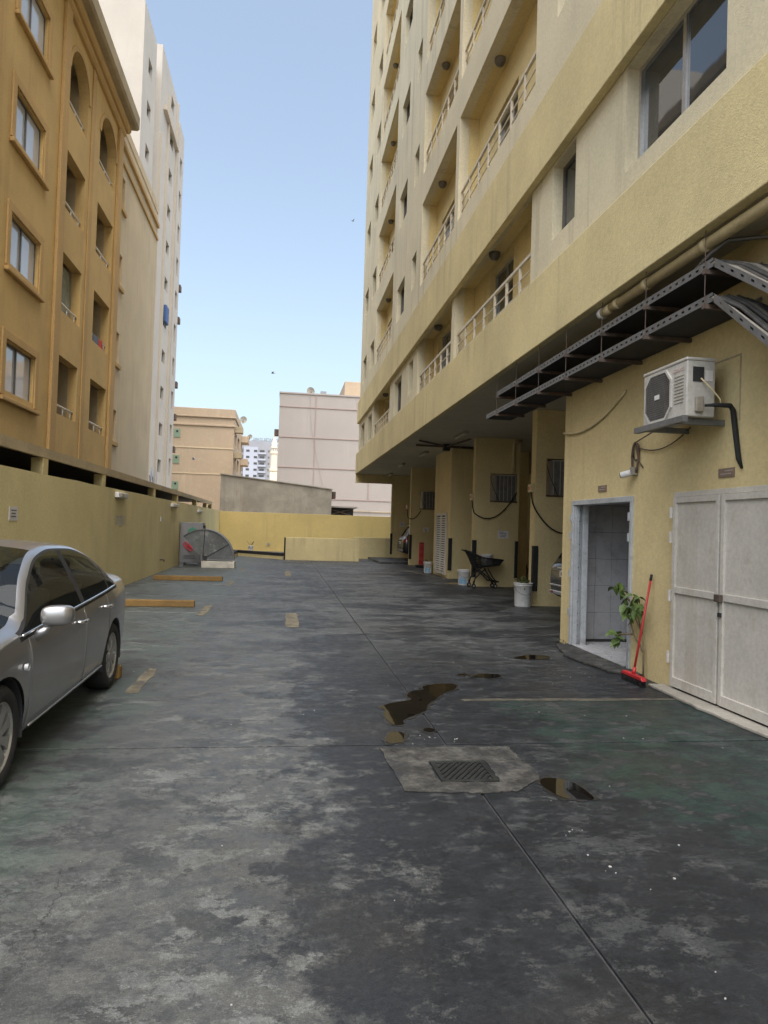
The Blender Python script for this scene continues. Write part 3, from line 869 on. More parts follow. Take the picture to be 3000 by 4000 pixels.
MB().box(5.2, 5.337, 8.4, 8.62, 1.52, 1.66).build('lower_box', M['dark'], o, bevel=.01)
o = thing('wall_socket', 'small black double socket low on the white tiles', 'socket', (5.33, 9.2, .4))
MB().box(5.31, 5.337, 9.1, 9.36, .34, .46).build('plate', M['acgrey'], o, bevel=.004)
for y in (9.13, 9.24): MB().box(5.30, 5.309, y, y + .09, .36, .44).build('outlet', M['dark'], o)
# gate: four leaves, two in view
gt = MB()
gt.box(WX - .005, WX + .06, 3.0, 7.06, 2.045, 2.1); gt.box(WX - .005, WX + .06, 7.0, 7.06, .0, 2.045)
gf = gt.build('gate_frame', M['white_metal'], ub, bevel=.004)
for g, (a, e) in enumerate(((6.19, 6.995), (5.36, 6.16), (4.5, 5.33), (3.6, 4.47))):
    b = MB()
    xo = WX - .02
    for (p, q) in ((a, a + .055), (e - .055, e)): b.box(xo - .03, xo + .015, p, q, .05, 2.04)
    for (p, q) in ((.05, .15), (1.03, 1.10), (1.98, 2.04)): b.box(xo - .0295, xo + .0145, a + .055, e - .055, p, q)
    lf = b.build('gate_leaf', M['white_metal'], ub, bevel=.005)
    for (p, q) in ((.15, 1.03), (1.10, 1.98)):
        MB().box(xo - .008, xo + .002, a + .055, e - .055, p, q).build('panel', M['white_metal'], lf)
    if g == 0:
        for zz in (.35, 1.0, 1.62, 1.88): MB().tube([(xo - .045, 7.0, zz - .06), (xo - .045, 7.0, zz + .06)], .018, 8).build('hinge', M['white_metal'], lf)
    if g == 1:
        MB().box(xo - .07, xo - .031, e - .06, e + .03, 1.02, 1.09).build('latch', M['rust'], lf, bevel=.006)
        MB().box(xo - .05, xo - .031, e - .045, e - .005, .88, .92).build('keyhole', M['dark'], lf)
MB().box(WX + .065, WX + .2, 3.0, 7.06, -.03, 2.1).build('gate_backing', M['dark'], ub)
# room-number plaques
for (y0, y1, z0, z1, lab) in ((8.66, 8.90, 2.19, 2.27, 'small brown plaque above the open doorway'), (6.03, 6.27, 2.205, 2.29, 'brown plaque above the white gate')):
    o = thing('door_plaque', lab, 'plaque', (WX, y0, z0))
    MB().box(WX - .012, WX - .001, y0, y1, z0, z1).build('plate', M['plaque'], o)
    for k, (a, e) in enumerate(((.02, .14), (.04, .2))):
        MB().box(WX - .0145, WX - .0125, y0 + a, y0 + e, z1 - .03 - k * .03, z1 - .02 - k * .03).build('print_line', M['plaquetxt'], o)

# ------------------------------------------------------------------ wall-mounted condenser
ac = thing('outdoor_condenser', 'aged white condenser unit with round fan grille on the yellow wall', 'air conditioner', (3.85, 6.5, 2.7))
X0, X1, Y0, Y1, Z0, Z1 = 3.70, 3.99, 6.12, 6.92, 2.76, 3.32
MB().box(X0, X1, Y0, Y1, Z0, Z1 - .03).build('casing', M['acwhite'], ac, bevel=.012)
MB().box(X0 - .008, X1 + .004, Y0 - .006, Y1 + .006, Z1 - .032, Z1).build('top_cover', M['acwhite'], ac, bevel=.01)
cy, cz, rx, rz = 6.62, 3.02, .235, .232
def octo(s): return [(cy + rx * s * a, cz + rz * s * c) for a, c in ((1, .55), (.6, 1), (-.6, 1), (-1, .55), (-1, -.55), (-.6, -1), (.6, -1), (1, -.55))]
MB().prism(octo(1.0), 0, X0 - .003, X0 - .0005).build('fan_recess', M['dark'], ac)
b = MB()
o1, o2 = octo(1.07), octo(.98)
for i in range(8):
    j = (i + 1) % 8
    b.quad((X0 - .018, *o1[i]), (X0 - .018, *o1[j]), (X0 - .018, *o2[j]), (X0 - .018, *o2[i]))
    b.quad((X0 - .018, *o1[i]), (X0 - .018, *o1[j]), (X0, *o1[j]), (X0, *o1[i]))
    b.quad((X0 - .018, *o2[i]), (X0 - .018, *o2[j]), (X0, *o2[j]), (X0, *o2[i]))
b.build('grille_rim', M['acwhite'], ac)
b = MB()
def inoct(y, z): return abs(y - cy) < rx * .97 and abs(z - cz) < rz * .97 and abs(y - cy) / rx / 1.55 + abs(z - cz) / rz / 1.55 < 1.0
for k in range(-10, 11):
    yy = cy + k * .0225
    hh = rz * .96 * (1 if abs(k * .0225) < rx * .6 else 1 - .45 * (abs(k * .0225) - rx * .6) / (rx * .4))
    b.box(X0 - .016, X0 - .012, yy - .0022, yy + .0022, cz - hh, cz + hh)
    zz = cz + k * .0222
    ww = rx * .96 * (1 if abs(k * .0222) < rz * .55 else 1 - .4 * (abs(k * .0222) - rz * .55) / (rz * .45))
    b.box(X0 - .0165, X0 - .0155, cy - ww, cy + ww, zz - .002, zz + .002)
b.build('fan_grille', M['acfin'], ac)
MB().box(X0 - .022, X0 - .017, cy - .045, cy + .045, cz - .024, cz + .024).build('badge', M['whiteplast'], ac, bevel=.002)
for k in range(9):
    MB().box(X0 - .005, X0 - .0005, 6.17, 6.33, 2.90 + k * .032, 2.906 + k * .032).build('vent_slot', M['acgrey'], ac)
text_mesh('SANYO', .055, .001, 'maker_lettering', M['faint_red'], ac, Matrix.Translation((X0 - .004, 6.25, 3.20)) @ Matrix.Rotation(R(-90), 4, 'Z') @ Matrix.Rotation(R(90), 4, 'X'), world=True)
MB().box(3.76, 3.87, Y0 - .006, Y0 - .0005, 3.09, 3.23).build('service_hatch', M['dark'], ac)
MB().box(3.885, 3.96, Y0 - .005, Y0 - .0005, 3.1, 3.2).build('rating_label', M['paper'], ac)
MB().box(3.78, 3.86, Y0 - .035, Y0 - .0005, 2.80, 2.95).build('valve_cover', M['acgrey'], ac, bevel=.01)
b = MB()
b.box(3.66, WX, 6.20, 6.25, 2.70, 2.755); b.box(3.66, WX, 6.80, 6.85, 2.70, 2.755); b.box(3.64, 3.695, 6.08, 7.0, 2.70, 2.758)
b.build('bracket', M['galv'], ac)
MB().tube([(3.86, 6.08, 2.86), (3.95, 6.02, 2.86), (4.08, 6.02, 2.86), (4.115, 6.03, 2.82), (4.125, 6.0, 2.6), (4.125, 5.95, 2.36), (4.14, 5.92, 2.27)], [.012, .02, .024, .026, .026, .024, .012], 8).build('insulated_pipe', M['rubber'], ac, smooth=True)
MB().tube([(3.83, 6.1, 3.12), (3.92, 6.05, 3.0), (3.99, 6.04, 2.92), (3.99, 6.03, 2.86)], .007, 6).build('power_cable', M['pvc'], ac, smooth=True)
b = MB(); b.box(WX - .006, WX - .0005, 5.97, 6.6, 3.33, 3.345); b.box(WX - .006, WX - .0005, 5.97, 5.985, 2.72, 3.33)
tag(b.build('plaster_patch_edge', M['recess']), 'old plaster patch outline on the wall behind the condenser', 'plaster patch')

# ------------------------------------------------------------------ cable trays
def tray(z, yfar, slope, lab):
    t = thing('cable_tray', lab, 'cable tray', (3.9, 8, z))
    xa, xb, h = 3.66, 4.13, .08
    yb = 5.68
    MB().box(xa, xb, yb, yfar, z, z + .004).build('tray_floor', M['dark'], t)
    for xx, nm in ((xa, 'side_flange'), (xb, 'side_flange')):
        b = MB(); n = int((yfar - yb) / .11)
        L = (yfar - yb) / n
        # flange with real slots: rails above and below, webs between
        b.box(xx - .002, xx + .002, yb, yfar, z, z + .030); b.box(xx - .002, xx + .002, yb, yfar, z + .052, z + h)
        for k in range(n):
            b.box(xx - .0019, xx + .0019, yb + k * L + .045, yb + (k + 1) * L, z + .030, z + .052)
        b.build(nm, M['galv'], t)
    # sloping run coming down towards the camera side
    ye = 4.2; ze = z - slope * (yb - ye)
    MB().quad((xa, yb - .005, z), (xb, yb - .005, z), (xb, ye, ze), (xa, ye, ze)).build('sloping_floor', M['dark'], t)
    n = 11
    b = MB()
    for k in range(n):
        for (f0, f1, l0, l1) in ((0, 1, 0, .030), (0, 1, .052, .08), (.0, .68, .030, .052)):
            ya, yc = yb - .02 - (yb - ye) * (k + f0) / n, yb - .02 - (yb - ye) * (k + f1) / n
            za, zc = z - slope * (yb - ya), z - slope * (yb - yc)
            b.prism([(ya, za + l0), (yc, zc + l0), (yc, zc + l1), (ya, za + l1)], 0, xa - .002, xa + .002)
    b.build('side_flange', M['galv'], t)
    # cables heaped on it
    random.seed(int(z * 100))
    for k in range(9):
        xx = xa + .03 + k * .045
        hh = .03 + .05 * math.sin(k / 8 * 3.1) + random.uniform(0, .03)
        P = [(xx, 7.5 + random.random(), z + .03)]
        for f in (0, .12, .3, .55, 1):
            yy = yb + .25 - (yb + .25 - ye) * f
            zz = z + .03 + hh * math.sin(min(1, f * 2.2) * 2.2) * .8 - (slope * (yb - yy) if yy < yb else 0)
            P.append((xx + random.uniform(-.02, .02), yy, zz))
        MB().tube(P, .019, 6).build('cable', M['cablegrey'] if k % 4 else M['acgrey'], t, smooth=True)
    s0 = None
    for y in (5.76, 6.8, 7.82, 8.88, 9.89, 10.92, 11.95):
        if y > yfar: continue
        if s0 is None:
            s0 = MB().box(xa - .04, WX - .004, y - .021, y + .021, z - .045, z - .004).build('support_strut', M['rust'], t); y00 = y
        else:
            c = s0.copy(); C.objects.link(c); c.location = Vector(s0.location) + Vector((0, y - y00, 0))
    return t
tl = tray(3.70, 12.65, .80, 'lower perforated cable tray hanging under the soffit')
tu = tray(4.01, 12.05, .66, 'upper perforated cable tray just below the soffit')
r0 = None
for y in (5.76, 6.8, 7.82, 8.88, 9.89, 10.92, 11.95):
    if r0 is None:
        r0 = MB().tube([(3.635, y, 3.66), (3.635, y, 4.36)], .005, 6).build('hanger_rod', M['rust'], tu); y00 = y
    else:
        c = r0.copy(); C.objects.link(c); c.location = Vector(r0.location) + Vector((0, y - y00, 0))
# PVC pipe with couplers
t = thing('soffit_pipe', 'yellow plastic drain pipe with couplings under the soffit edge', 'pipe', (3.72, 6, 4.28))
MB().tube([(3.72, 2.5, 4.285), (3.72, 7.75, 4.285)], .055, 14).build('pipe_run', M['pvc'], t, smooth=True)
for y in (5.85, 6.9, 7.55): MB().tube([(3.72, y, 4.285), (3.72, y + .09, 4.285)], .064, 14).build('coupling', M['pvc'], t, smooth=True)
MB().tube([(3.72, 7.75, 4.285), (3.72, 7.95, 4.285)], [.06, .06], 14).build('elbow', M['pvc'], t, smooth=True)
MB().tube([(3.72, 7.951, 4.285), (3.72, 8.02, 4.285)], .068, 14).build('end_cap', M['whiteplast'], t, smooth=True)
o = MB().tube([(3.75, 6.2, 4.1), (3.75, 5.85, 4.2), (3.8, 5.7, 4.26), (4.6, 5.4, 4.3)], .02, 8).build('steel_conduit', M['galv'], smooth=True)
tag(o, 'thin steel conduit bending above the upper cable tray', 'conduit')
# conduit sagging over the wall
def sag(a, e, s, n=12):
    a, e = Vector(a), Vector(e)
    return [tuple(a.lerp(e, k / n) - Vector((0, 0, s * 4 * (k / n) * (1 - k / n)))) for k in range(n + 1)]
o = MB().tube(sag((WX - .02, 10.1, 3.13), (WX - .02, 8.17, 3.41), .17), .017, 8).build('sagging_conduit', M['pvc'], smooth=True)
tag(o, 'yellow flexible conduit sagging across the wall beside the trays', 'conduit')
# cable coil and security camera
t = thing('cable_coil', 'coil of dark cable hanging on the wall above the security camera', 'cable', (4.1, 7.95, 2.5))
for k, (rr, rz, dz, dy) in enumerate(((.07, .10, 0, 0), (.085, .19, -.07, .01), (.06, .17, -.06, -.01))):
    P = [(WX - .02 - .008 * k, 7.87 + dy + rr * math.cos(a), 2.62 + dz + rz * math.sin(a)) for a in np.linspace(0, 2 * math.pi, 22)]
    MB().tube(P, .009, 6).build('loop', M['rust'], t, smooth=True)
MB().tube([(WX - .01, 7.72, 2.42), (WX - .02, 7.8, 2.5), (WX - .02, 7.85, 2.6), (WX - .02, 7.87, 2.74), (3.9, 7.0, 2.76)], .008, 6).build('tail', M['rust'], t, smooth=True)
MB().tube(sag((WX - .02, 7.85, 2.68), (WX - .02, 6.75, 2.76), .12), .007, 6).build('sagging_lead', M['rust'], t, smooth=True)
t = thing('security_camera', 'small white bullet security camera beside the doorway', 'security camera', (4.1, 7.95, 2.36))
MB().box(WX - .06, WX - .001, 7.85, 7.95, 2.34, 2.44).build('mount', M['acgrey'], t, bevel=.008)
cm = MB().tube([(WX - .05, 7.92, 2.375), (WX - .13, 8.01, 2.345)], .04, 14).build('body', M['whiteplast'], t, smooth=False)
MB().tube([(WX - .1305, 8.0106, 2.3448), (WX - .137, 8.018, 2.3424)], .034, 14).build('lens', M['glass'], t)

# cable loops and switches on the pillars; window air conditioners
def window_ac(y, h, lab, open_side=True):
    x0, x1, z0, z1 = h
    o = thing('window_air_conditioner', lab, 'air conditioner', ((x0 + x1) / 2, y, z0))
    MB().box(x0 + .16, x1 - .02, y + .06, y + .7, z0 + .04, z1 - .03).build('casing', M['acgrey'], o)
    MB().box(x0 + .16, x1 - .02, y + .03, y + .0595, z0 + .05, z1 - .05).build('coil', M['acfin'], o)
    n = 6
    for k in range(n):
        xx = x0 + .18 + (x1 - x0 - .22) * k / (n - 1)
        MB().box(xx - .006, xx + .006, y + .018, y + .0295, z0 + .05, z1 - .05).build('grille_bar', M['acwhite'], o)
    MB().box(x0 + .15, x1 - .02, y + .015, y + .03, z1 - .05, z1 - .03).build('top_trim', M['acwhite'], o)
    MB().box(x0 + .01, x1 + .0, y - .05, y + .05, z0 + .003, z0 + .035).build('drip_tray', M['rust'], o)
    MB().tube([(x0 + .02, y + .1, z1 - .06), (x0 + .06, y - .02, z1 - .35), (x0 + .26, y - .03, z0 + .04)], .008, 6).build('cord', M['rubber'], o, smooth=True)
    return o
window_ac(14.97, (5.74, 6.75, 2.43, 3.28), 'window air conditioner set in the pillar nearest the yellow room')
window_ac(20.0, (5.96, 6.78, 2.48, 3.32), 'window air conditioner in the pillar behind the shopping trolley')
window_ac(31.0, (6.0, 6.9, 2.5, 3.35), 'window air conditioner in the farther pillar above the red barrier')
for (x, y, z, ex, ez, lab) in ((5.48, 15.14, 2.6, 6.7, 1.95, 'black cable looping from a switch on the nearest pillar'), (5.48, 20.14, 2.6, 6.75, 2.78, 'black cable looping from a switch behind the trolley'), (5.48, 31.1, 2.58, 6.05, 2.45, 'black cable looping from a switch on the farther pillar')):
    o = thing('switch_and_cable', lab, 'cable', (x, y, z))
    MB().box(5.41, 5.498, y - .09, y + .09, z - .08, z + .1).build('switch_box', M['pvc'], o, bevel=.01)
    MB().box(5.40, 5.409, y - .04, y + .04, z - .03, z + .05).build('rocker', M['red'], o)
    yy = {15.14: 14.90, 20.14: 19.93, 31.1: 30.93}[y]
    P = [(5.46, y, z - .08), (5.46, y - .1, z - .3)] + sag((5.47, yy, z - .45), (ex, yy, ez), .42 if y < 25 else .2)
    MB().tube(P, .018, 8).build('cable', M['rubber'], o, smooth=True)
def notice(x0, x1, y, z0, z1, lab):
    o = thing('paper_notice', lab, 'notice', (x0, y, z0))
    MB().box(x0, x1, y - .006, y - .001, z0, z1).build('sheet', M['paper'], o)
    for k in range(4):
        MB().box(x0 + .04 + .01 * k, x1 - .05 - (.1 if k == 0 else .01 * k), y - .0085, y - .0065, z1 - .05 - k * .045, z1 - .035 - k * .045).build('print_line', M['ink'], o)
notice(6.23, 6.55, 20.0, 1.42, 1.65, 'white printed notice on the pillar above the trolley')
notice(6.2, 6.45, 31.0, 1.5, 1.7, 'small white notice on the farther pillar')
notice(5.95, 6.2, 36.03, 1.7, 1.95, 'faded notice on the end pillar above the black car')

# ------------------------------------------------------------------ brown apartment building on the left
LX = -7.0
lb = thing('brown_building', 'brown stucco apartment building with arched top balconies on the left', 'building', (-12, 20, 0))
LF = 3.19
TOP = 17.2
winC = [(18.55, 20.62), (14.0, 16.1), (9.6, 11.7)]
balA = [(22.62, 24.68), (26.25, 28.5)]
holes = []
for k in range(4):
    for (a, e) in winC: holes.append((a, e, 4.76 + k * LF, 6.0 + k * LF))
    for (a, e) in balA:
        holes.append((a, e, 4.82 + k * LF, 6.63 + k * LF if k < 3 else 16.5))
b = MB(); wallX(b, LX, 1, 6, 29.4, 0, TOP, holes, .3)
for (a, e) in balA:          # arch spandrels on the top floor
    n = 18; c = (a + e) / 2; rr = (e - a) / 2
    for q in range(n):
        u0, u1 = math.pi * q / n, math.pi * (q + 1) / n
        y0, y1 = c + rr * math.cos(u0), c + rr * math.cos(u1)
        z0, z1 = 15.55 + .95 * math.sin(u0), 15.55 + .95 * math.sin(u1)
        b.quad((LX, y0, z0), (LX, y1, z1), (LX, y1, 16.5), (LX, y0, 16.5))
        b.quad((LX, y0, z0), (LX, y1, z1), (LX - .3, y1, z1), (LX - .3, y0, z0))
b.quad((LX, 6, 0), (-22, 6, 0), (-22, 6, TOP), (LX, 6, TOP))
b.quad((LX, 6, TOP), (-22, 6, TOP), (-22, 29.4, TOP), (LX, 29.4, TOP))
b.build('facade', M['brown'], lb)
# pilasters
for (y0, y1, x) in ((21.85, 22.4, .1), (25.05, 25.45, .05), (28.72, 29.38, .1), (17.0, 17.4, .1)):
    MB().box(LX + .001, LX + x, y0, y1, 2.9, TOP).build('pilaster', M['brown_trim'], lb, bevel=.02)
# arch trims
for (a, e) in balA:
    n = 20; c = (a + e) / 2; b = MB()
    for q in range(n):
        u0, u1 = math.pi * q / n, math.pi * (q + 1) / n
        P = []
        for (u, s) in ((u0, 0), (u1, 0), (u1, .14), (u0, .14)):
            rr = (e - a) / 2 + s
            P.append((c + rr * math.cos(u), 15.55 + (.95 + s) * math.sin(u)))
        b.prism(P, 0, LX + .001, LX + .05)
    b.build('arch_trim', M['brown_trim'], lb)
# windows with raised surrounds
pw = None
for (a, e) in winC:
    for k in range(4):
        if pw is None:
            pw = windowX(LX - .13, 1, a, e, 4.76, 6.0, lb, 2, 'alu_dark', 'glass_sky', .03)
            s_ = MB()
            s_.box(LX + .001, LX + .05, a - .26, a - .02, 4.62, 6.25); s_.box(LX + .001, LX + .05, e + .02, e + .26, 4.62, 6.25)
            s_.box(LX + .001, LX + .05, a - .02, e + .02, 6.03, 6.25)
            ps = s_.build('window_surround', M['brown_trim'], lb, bevel=.012)
            pl = MB().box(LX + .001, LX + .12, a - .3, e + .3, 4.47, 4.58).build('window_sill', M['brown_trim'], lb, bevel=.02)
            y00 = a
        else:
            for o in (pw, ps, pl): copy_deep(o, (0, a - y00, k * LF))
# balconies: recess, rail, drapes of laundry
for (a, e) in balA:
    r = MB(); xi = LX - 1.5
    zf, zc = 4.5, 6.9
    X0 = LX - .305
    r.quad((X0, a, zf), (xi, a, zf), (xi, a, zc), (X0, a, zc)); r.quad((X0, e, zf), (xi, e, zf), (xi, e, zc), (X0, e, zc))
    r.quad((X0, a, zf), (xi, a, zf), (xi, e, zf), (X0, e, zf)); r.quad((X0, a, zc), (xi, a, zc), (xi, e, zc), (X0, e, zc))
    r.quad((xi, a, zf), (xi, e, zf), (xi, e, zc), (xi, a, zc))
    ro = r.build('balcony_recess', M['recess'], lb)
    dr = MB().box(xi + .01, xi + .05, a + .5, a + 1.5, 4.55, 6.5).build('balcony_door', M['alu_dark'], lb)
    MB().box(xi + .051, xi + .056, a + .56, a + 1.44, 4.62, 6.42).build('pane', M['glass'], dr)
    tp2 = MB().tube([(LX - .12, a, 5.13), (LX - .12, e, 5.13)], .035, 8).build('balcony_rail', M['railw'], lb, smooth=True)
    for q in (.12, .5, .88):
        MB().tube([(LX - .12, a + (e - a) * q, 4.82), (LX - .12, a + (e - a) * q, 5.12)], .024, 6).build('rail_post', M['railw'], tp2, smooth=True)
    for k in range(1, 4):
        for o in (ro, dr, tp2): copy_deep(o, (0, 0, k * LF))
# washing and drapes on some balconies
def drape(y0, y1, z0, z1, mat, lab, cat, x=-7.35):
    b = MB(); n = 24
    for q in range(n):
        ya, yb = y0 + (y1 - y0) * q / n, y0 + (y1 - y0) * (q + 1) / n
        xa, xb = x + .05 * math.sin(q * 1.1) + .02 * math.sin(q * 2.7), x + .05 * math.sin((q + 1) * 1.1) + .02 * math.sin((q + 1) * 2.7)
        da, db = .05 * math.sin(q * .5), .05 * math.sin((q + 1) * .5)
        b.quad((xa, ya, z0 + da), (xb, yb, z0 + db), (xb * .2 + x * .8, yb, z1), (xa * .2 + x * .8, ya, z1))
    tag(b.build('hanging_cloth', mat, smooth=True), lab, cat)
drape(22.65, 24.5, 8.05, 9.75, M['drape'], 'grey green drape closing a second floor balcony of the brown building', 'curtain')
drape(26.6, 27.3, 7.75, 8.36, M['bluegrey'], 'dark washing over the second balcony rail nearest the pale wall', 'washing', -7.08)
drape(27.4, 27.9, 7.85, 8.36, M['redpanel'], 'reddish cloth over the balcony rail beside dark washing', 'washing', -7.08)
drape(26.35, 27.4, 4.9, 6.3, M['drape'], 'grey drape in the lowest balcony nearest the pale wall', 'curtain', -7.6)
# cornice in three steps
for (x, z0, z1) in ((.18, 17.05, 17.25), (.34, 17.25, 17.5), (.62, 17.5, 18.05)):
    MB().prism([(LX - .5, z0), (LX + x - .08, z0), (LX + x, z0 + .07), (LX + x, z1 - .002), (LX - .5, z1 - .002)], 1, 6, 29.25 + x * .6).build('cornice', M['brown_trim'] if x < .6 else M['recess'], lb, bevel=.01)
# paler rear part of the same building
nw = [(29.55, 30.28, 4.82 + k * LF, 6.1 + k * LF) for k in range(4)]
b = MB(); wallX(b, LX, 1, 29.4, 37.55, 0, 17.9, nw, .35)
b.quad((LX, 37.55, 0), (-22, 37.55, 0), (-22, 37.55, 17.9), (LX, 37.55, 17.9))
b.quad((LX, 29.4, 17.9), (-22, 29.4, 17.9), (-22, 37.55, 17.9), (LX, 37.55, 17.9))
b.build('rear_facade', M['tan'], lb)
for k in range(4):
    z = 4.82 + k * LF
    wo = MB().box(LX - .34, LX - .28, 29.55, 30.28, z, z + 1.28).build('narrow_window', M['brown'], lb)
    MB().box(LX - .279, LX - .274, 29.62, 30.2, z + .08, z + 1.2).build('pane', M['brown_trim'], wo)
    MB().box(LX + .001, LX + .1, 29.45, 30.4, z - .2, z - .03).build('window_sill', M['brown_trim'], lb, bevel=.015)
for (z0, z1, x) in ((16.75, 16.95, .12), (16.1, 16.26, .08)):
    MB().box(LX + .001, LX + x, 29.39, 37.5, z0, z1).build('string_course', M['brown_trim'], lb, bevel=.02)
MB().box(LX + .001, LX + .03, 29.39, 37.5, 17.5, 17.9).build('parapet_band', M['tan'], lb)

# ------------------------------------------------------------------ pale tower behind it
tw = thing('pale_tower', 'tall pale tower with small square windows behind the brown building', 'building', (-20, 60, 0))
TX = -11.0
secs = [(51.3, 56.0, TX, 38.6, 'tower'), (56.0, 58.3, TX - .5, 38.2, 'tower_tan'), (58.3, 66.4, TX, 40.2, 'tower'), (66.4, 67.6, TX - .4, 39.6, 'tower_tan'), (67.6, 70.6, TX + .05, 39.2, 'tower'), (70.6, 72.4, TX - .3, 38.9, 'tower_tan')]
for (y0, y1, x, z, mt) in secs:
    hl = []
    if (y0, y1) == (58.3, 66.4): hl = [(63.1, 64.7, 5.9 + 3.2 * k, 7.0 + 3.2 * k) for k in range(11)]
    if y0 == 51.3: hl = [(53.2, 54.6, 5.9 + 3.2 * k, 7.0 + 3.2 * k) for k in range(10)]
    if y0 == 67.6: hl = [(68.6, 69.8, 5.9 + 3.2 * k, 7.6 + 3.2 * k) for k in range(10)]
    b = MB(); wallX(b, x, 1, y0, y1, 0, z, hl, .3)
    b.quad((x, y0, 0), (-45, y0, 0), (-45, y0, z), (x, y0, z)); b.quad((x, y1, 0), (-45, y1, 0), (-45, y1, z), (x, y1, z))
    b.quad((x, y0, z), (-45, y0, z), (-45, y1, z), (x, y1, z))
    b.build('wall', M[mt], tw)
    p0 = None
    for h in hl:
        if p0 is None:
            p0 = windowX(x - .25, 1, *h, tw, 2, 'alu_dark', 'glass', .06); zb = h[2]
        else: copy_deep(p0, (0, 0, h[2] - zb))
for (y, z0, z1) in ((58.3, 3, 33.0), (61.5, 3, 38), (66.0, 3, 40.0)):
    MB().box(TX + .001, TX + .16, y, y + .35, z0, z1).build('rib', M['tower_tan'], tw)
MB().box(TX + .001, TX + .3, 59.5, 66.3, 35.6, 36.0).build('ledge', M['tower_tan'], tw)
for k in range(3):
    y = 60.0 + k * 1.2
    MB().prism([(y, 4.6), (y + .45, 5.3), (y, 6.0), (y - .45, 5.3)], 0, TX + .001, TX + .08).build('diamond', M['fargrey'], tw)
o = MB().box(TX + .01, TX + .25, 63.1, 64.5, 19.0, 20.5).build('window_cover', M['bluetank'], bevel=.06)
tag(o, 'blue sheet covering one window of the pale tower', 'tarpaulin')
for k, z in enumerate((11.6, 14.8, 21.2, 24.4, 8.4)):
    MB().box(TX - .29, TX + .12, 71.2, 72.0, z, z + .6).build('wall_unit', M['rust'], tw, bevel=.03)

# ------------------------------------------------------------------ far buildings
pb = thing('peach_building', 'low peach building with satellite dish beyond the yard', 'building', (-15, 95, 0))
b = MB(); wallX(b, -6.35, 1, 87, 104, 0, 14.3, [(89.5, 92.5, z, z + 1.5) for z in (5.2, 8.4, 11.4)] + [(94, 98, z, z + 1.6) for z in (5.2, 8.4, 11.4)], .3)
b.quad((-6.35, 87, 0), (-30, 87, 0), (-30, 87, 14.3), (-6.35, 87, 14.3)); b.quad((-6.35, 87, 14.3), (-30, 87, 14.3), (-30, 104, 14.3), (-6.35, 104, 14.3))
b.build('wall', M['peach'], pb)
for z in (5.2, 8.4, 11.4):
    for (y0, y1) in ((89.5, 92.5), (94, 98)): windowX(-6.6, 1, y0, y1, z, z + 1.5, pb, 2, 'brown_trim', 'glass')
MB().box(-30, -6.2, 86.85, 87.1, 13.25, 13.5).box(-30, -6.15, 86.8, 87.2, 14.3, 14.5).box(-30, -6.25, 86.9, 104, 14.5, 15.4).build('parapet', M['peach'], pb, bevel=.04)
for z in (10.55, 7.42): MB().box(-30, -6.3, 86.94, 86.999, z, z + .12).build('groove_band', M['tan'], pb)
for z in (11.75, 8.6, 5.45):
    wo = MB().box(-13.4, -12.65, 86.93, 86.995, z, z + 1.0).build('small_window', M['glass_green'], pb)
    MB().lathe([(0, -.02), (.14, -.02), (.14, .0)], 12, 1, (-13.02, 86.925, z + .7)).build('extract_fan', M['dark'], wo)
for z in (12.75, 9.6): MB().box(-6.34, -5.4, 88.0, 89.2, z, z + .75).build('wall_unit', M['recess'], pb, bevel=.03)
for z in (13.0, 9.8, 6.6): MB().box(-6.34, -5.35, 100.5, 104, z, z + .9).build('balcony', M['peach'], pb, bevel=.03)
def dish(x, y, z, r, lab, dx=.5):
    o = thing('satellite_dish', lab, 'satellite dish', (x, y, z))
    b = MB(); b.lathe([(0, .0), (r * .5, -r * .06), (r * .85, -r * .2), (r, -r * .3)], 20, 1)
    d = b.build('reflector', M['plinth'], o, smooth=True, world=False, loc=(0, 0, r * .9)); d.rotation_euler = (R(20), 0, R(25) * (1 if dx > 0 else -1))
    MB().tube([(0, .05, -.1), (0, .05, r * .8)], .05, 6).build('mast', M['rust'], o, world=False)
dish(-6.0, 98, 15.4, .5, 'satellite dish on the roof of the peach building')
dish(-5.3, 103.5, 13.9, .36, 'small satellite dish on the rear balcony of the peach building')

pk = thing('pale_block', 'blank pale pinkish building with red lines beyond the far wall', 'building', (10, 82, 0))
MB().box(-.85, 28, 74, 90, 0, 15.35).build('wall', M['pink'], pk)
MB().box(6.05, 20, 76, 88, 15.35, 17.4).build('penthouse', M['peach'], pk, bevel=.03)
for z in (13.95, 10.77, 7.62, 4.42): MB().box(-.86, 28, 73.93, 73.999, z, z + .09).build('red_line', M['pinkline'], pk)
MB().box(2.92, 3.0, 73.92, 73.998, 4.56, 15.3).build('red_line', M['pinkline'], pk)
MB().box(8.72, 8.8, 73.92, 73.998, 4.56, 7.6).build('red_line', M['pinkline'], pk)
MB().box(-.9, 28, 73.9, 90, 15.352, 15.5).build('coping', M['pink'], pk)
MB().box(3.4, 4.0, 74.3, 75, 15.5, 15.85).build('roof_unit', M['fargrey'], pk)
MB().tube([(2.3, 73.9, 15.3), (2.5, 73.9, 12), (3.0, 73.9, 9.5), (4.0, 73.9, 5.5)], .012, 5).build('hanging_cable', M['acgrey'], pk)
MB().tube(sag((4.6, 73.9, 3.4), (12, 73.9, 3.3), .08), .05, 5).build('service_pipe', M['recess'], pk)
MB().box(-1.3, -.86, 74.3, 74.9, 10.9, 11.6).build('wall_unit', M['rust'], pk, bevel=.05)
dish(2.4, 74.4, 15.4, .45, 'satellite dish on the roof edge of the pale block', -1)

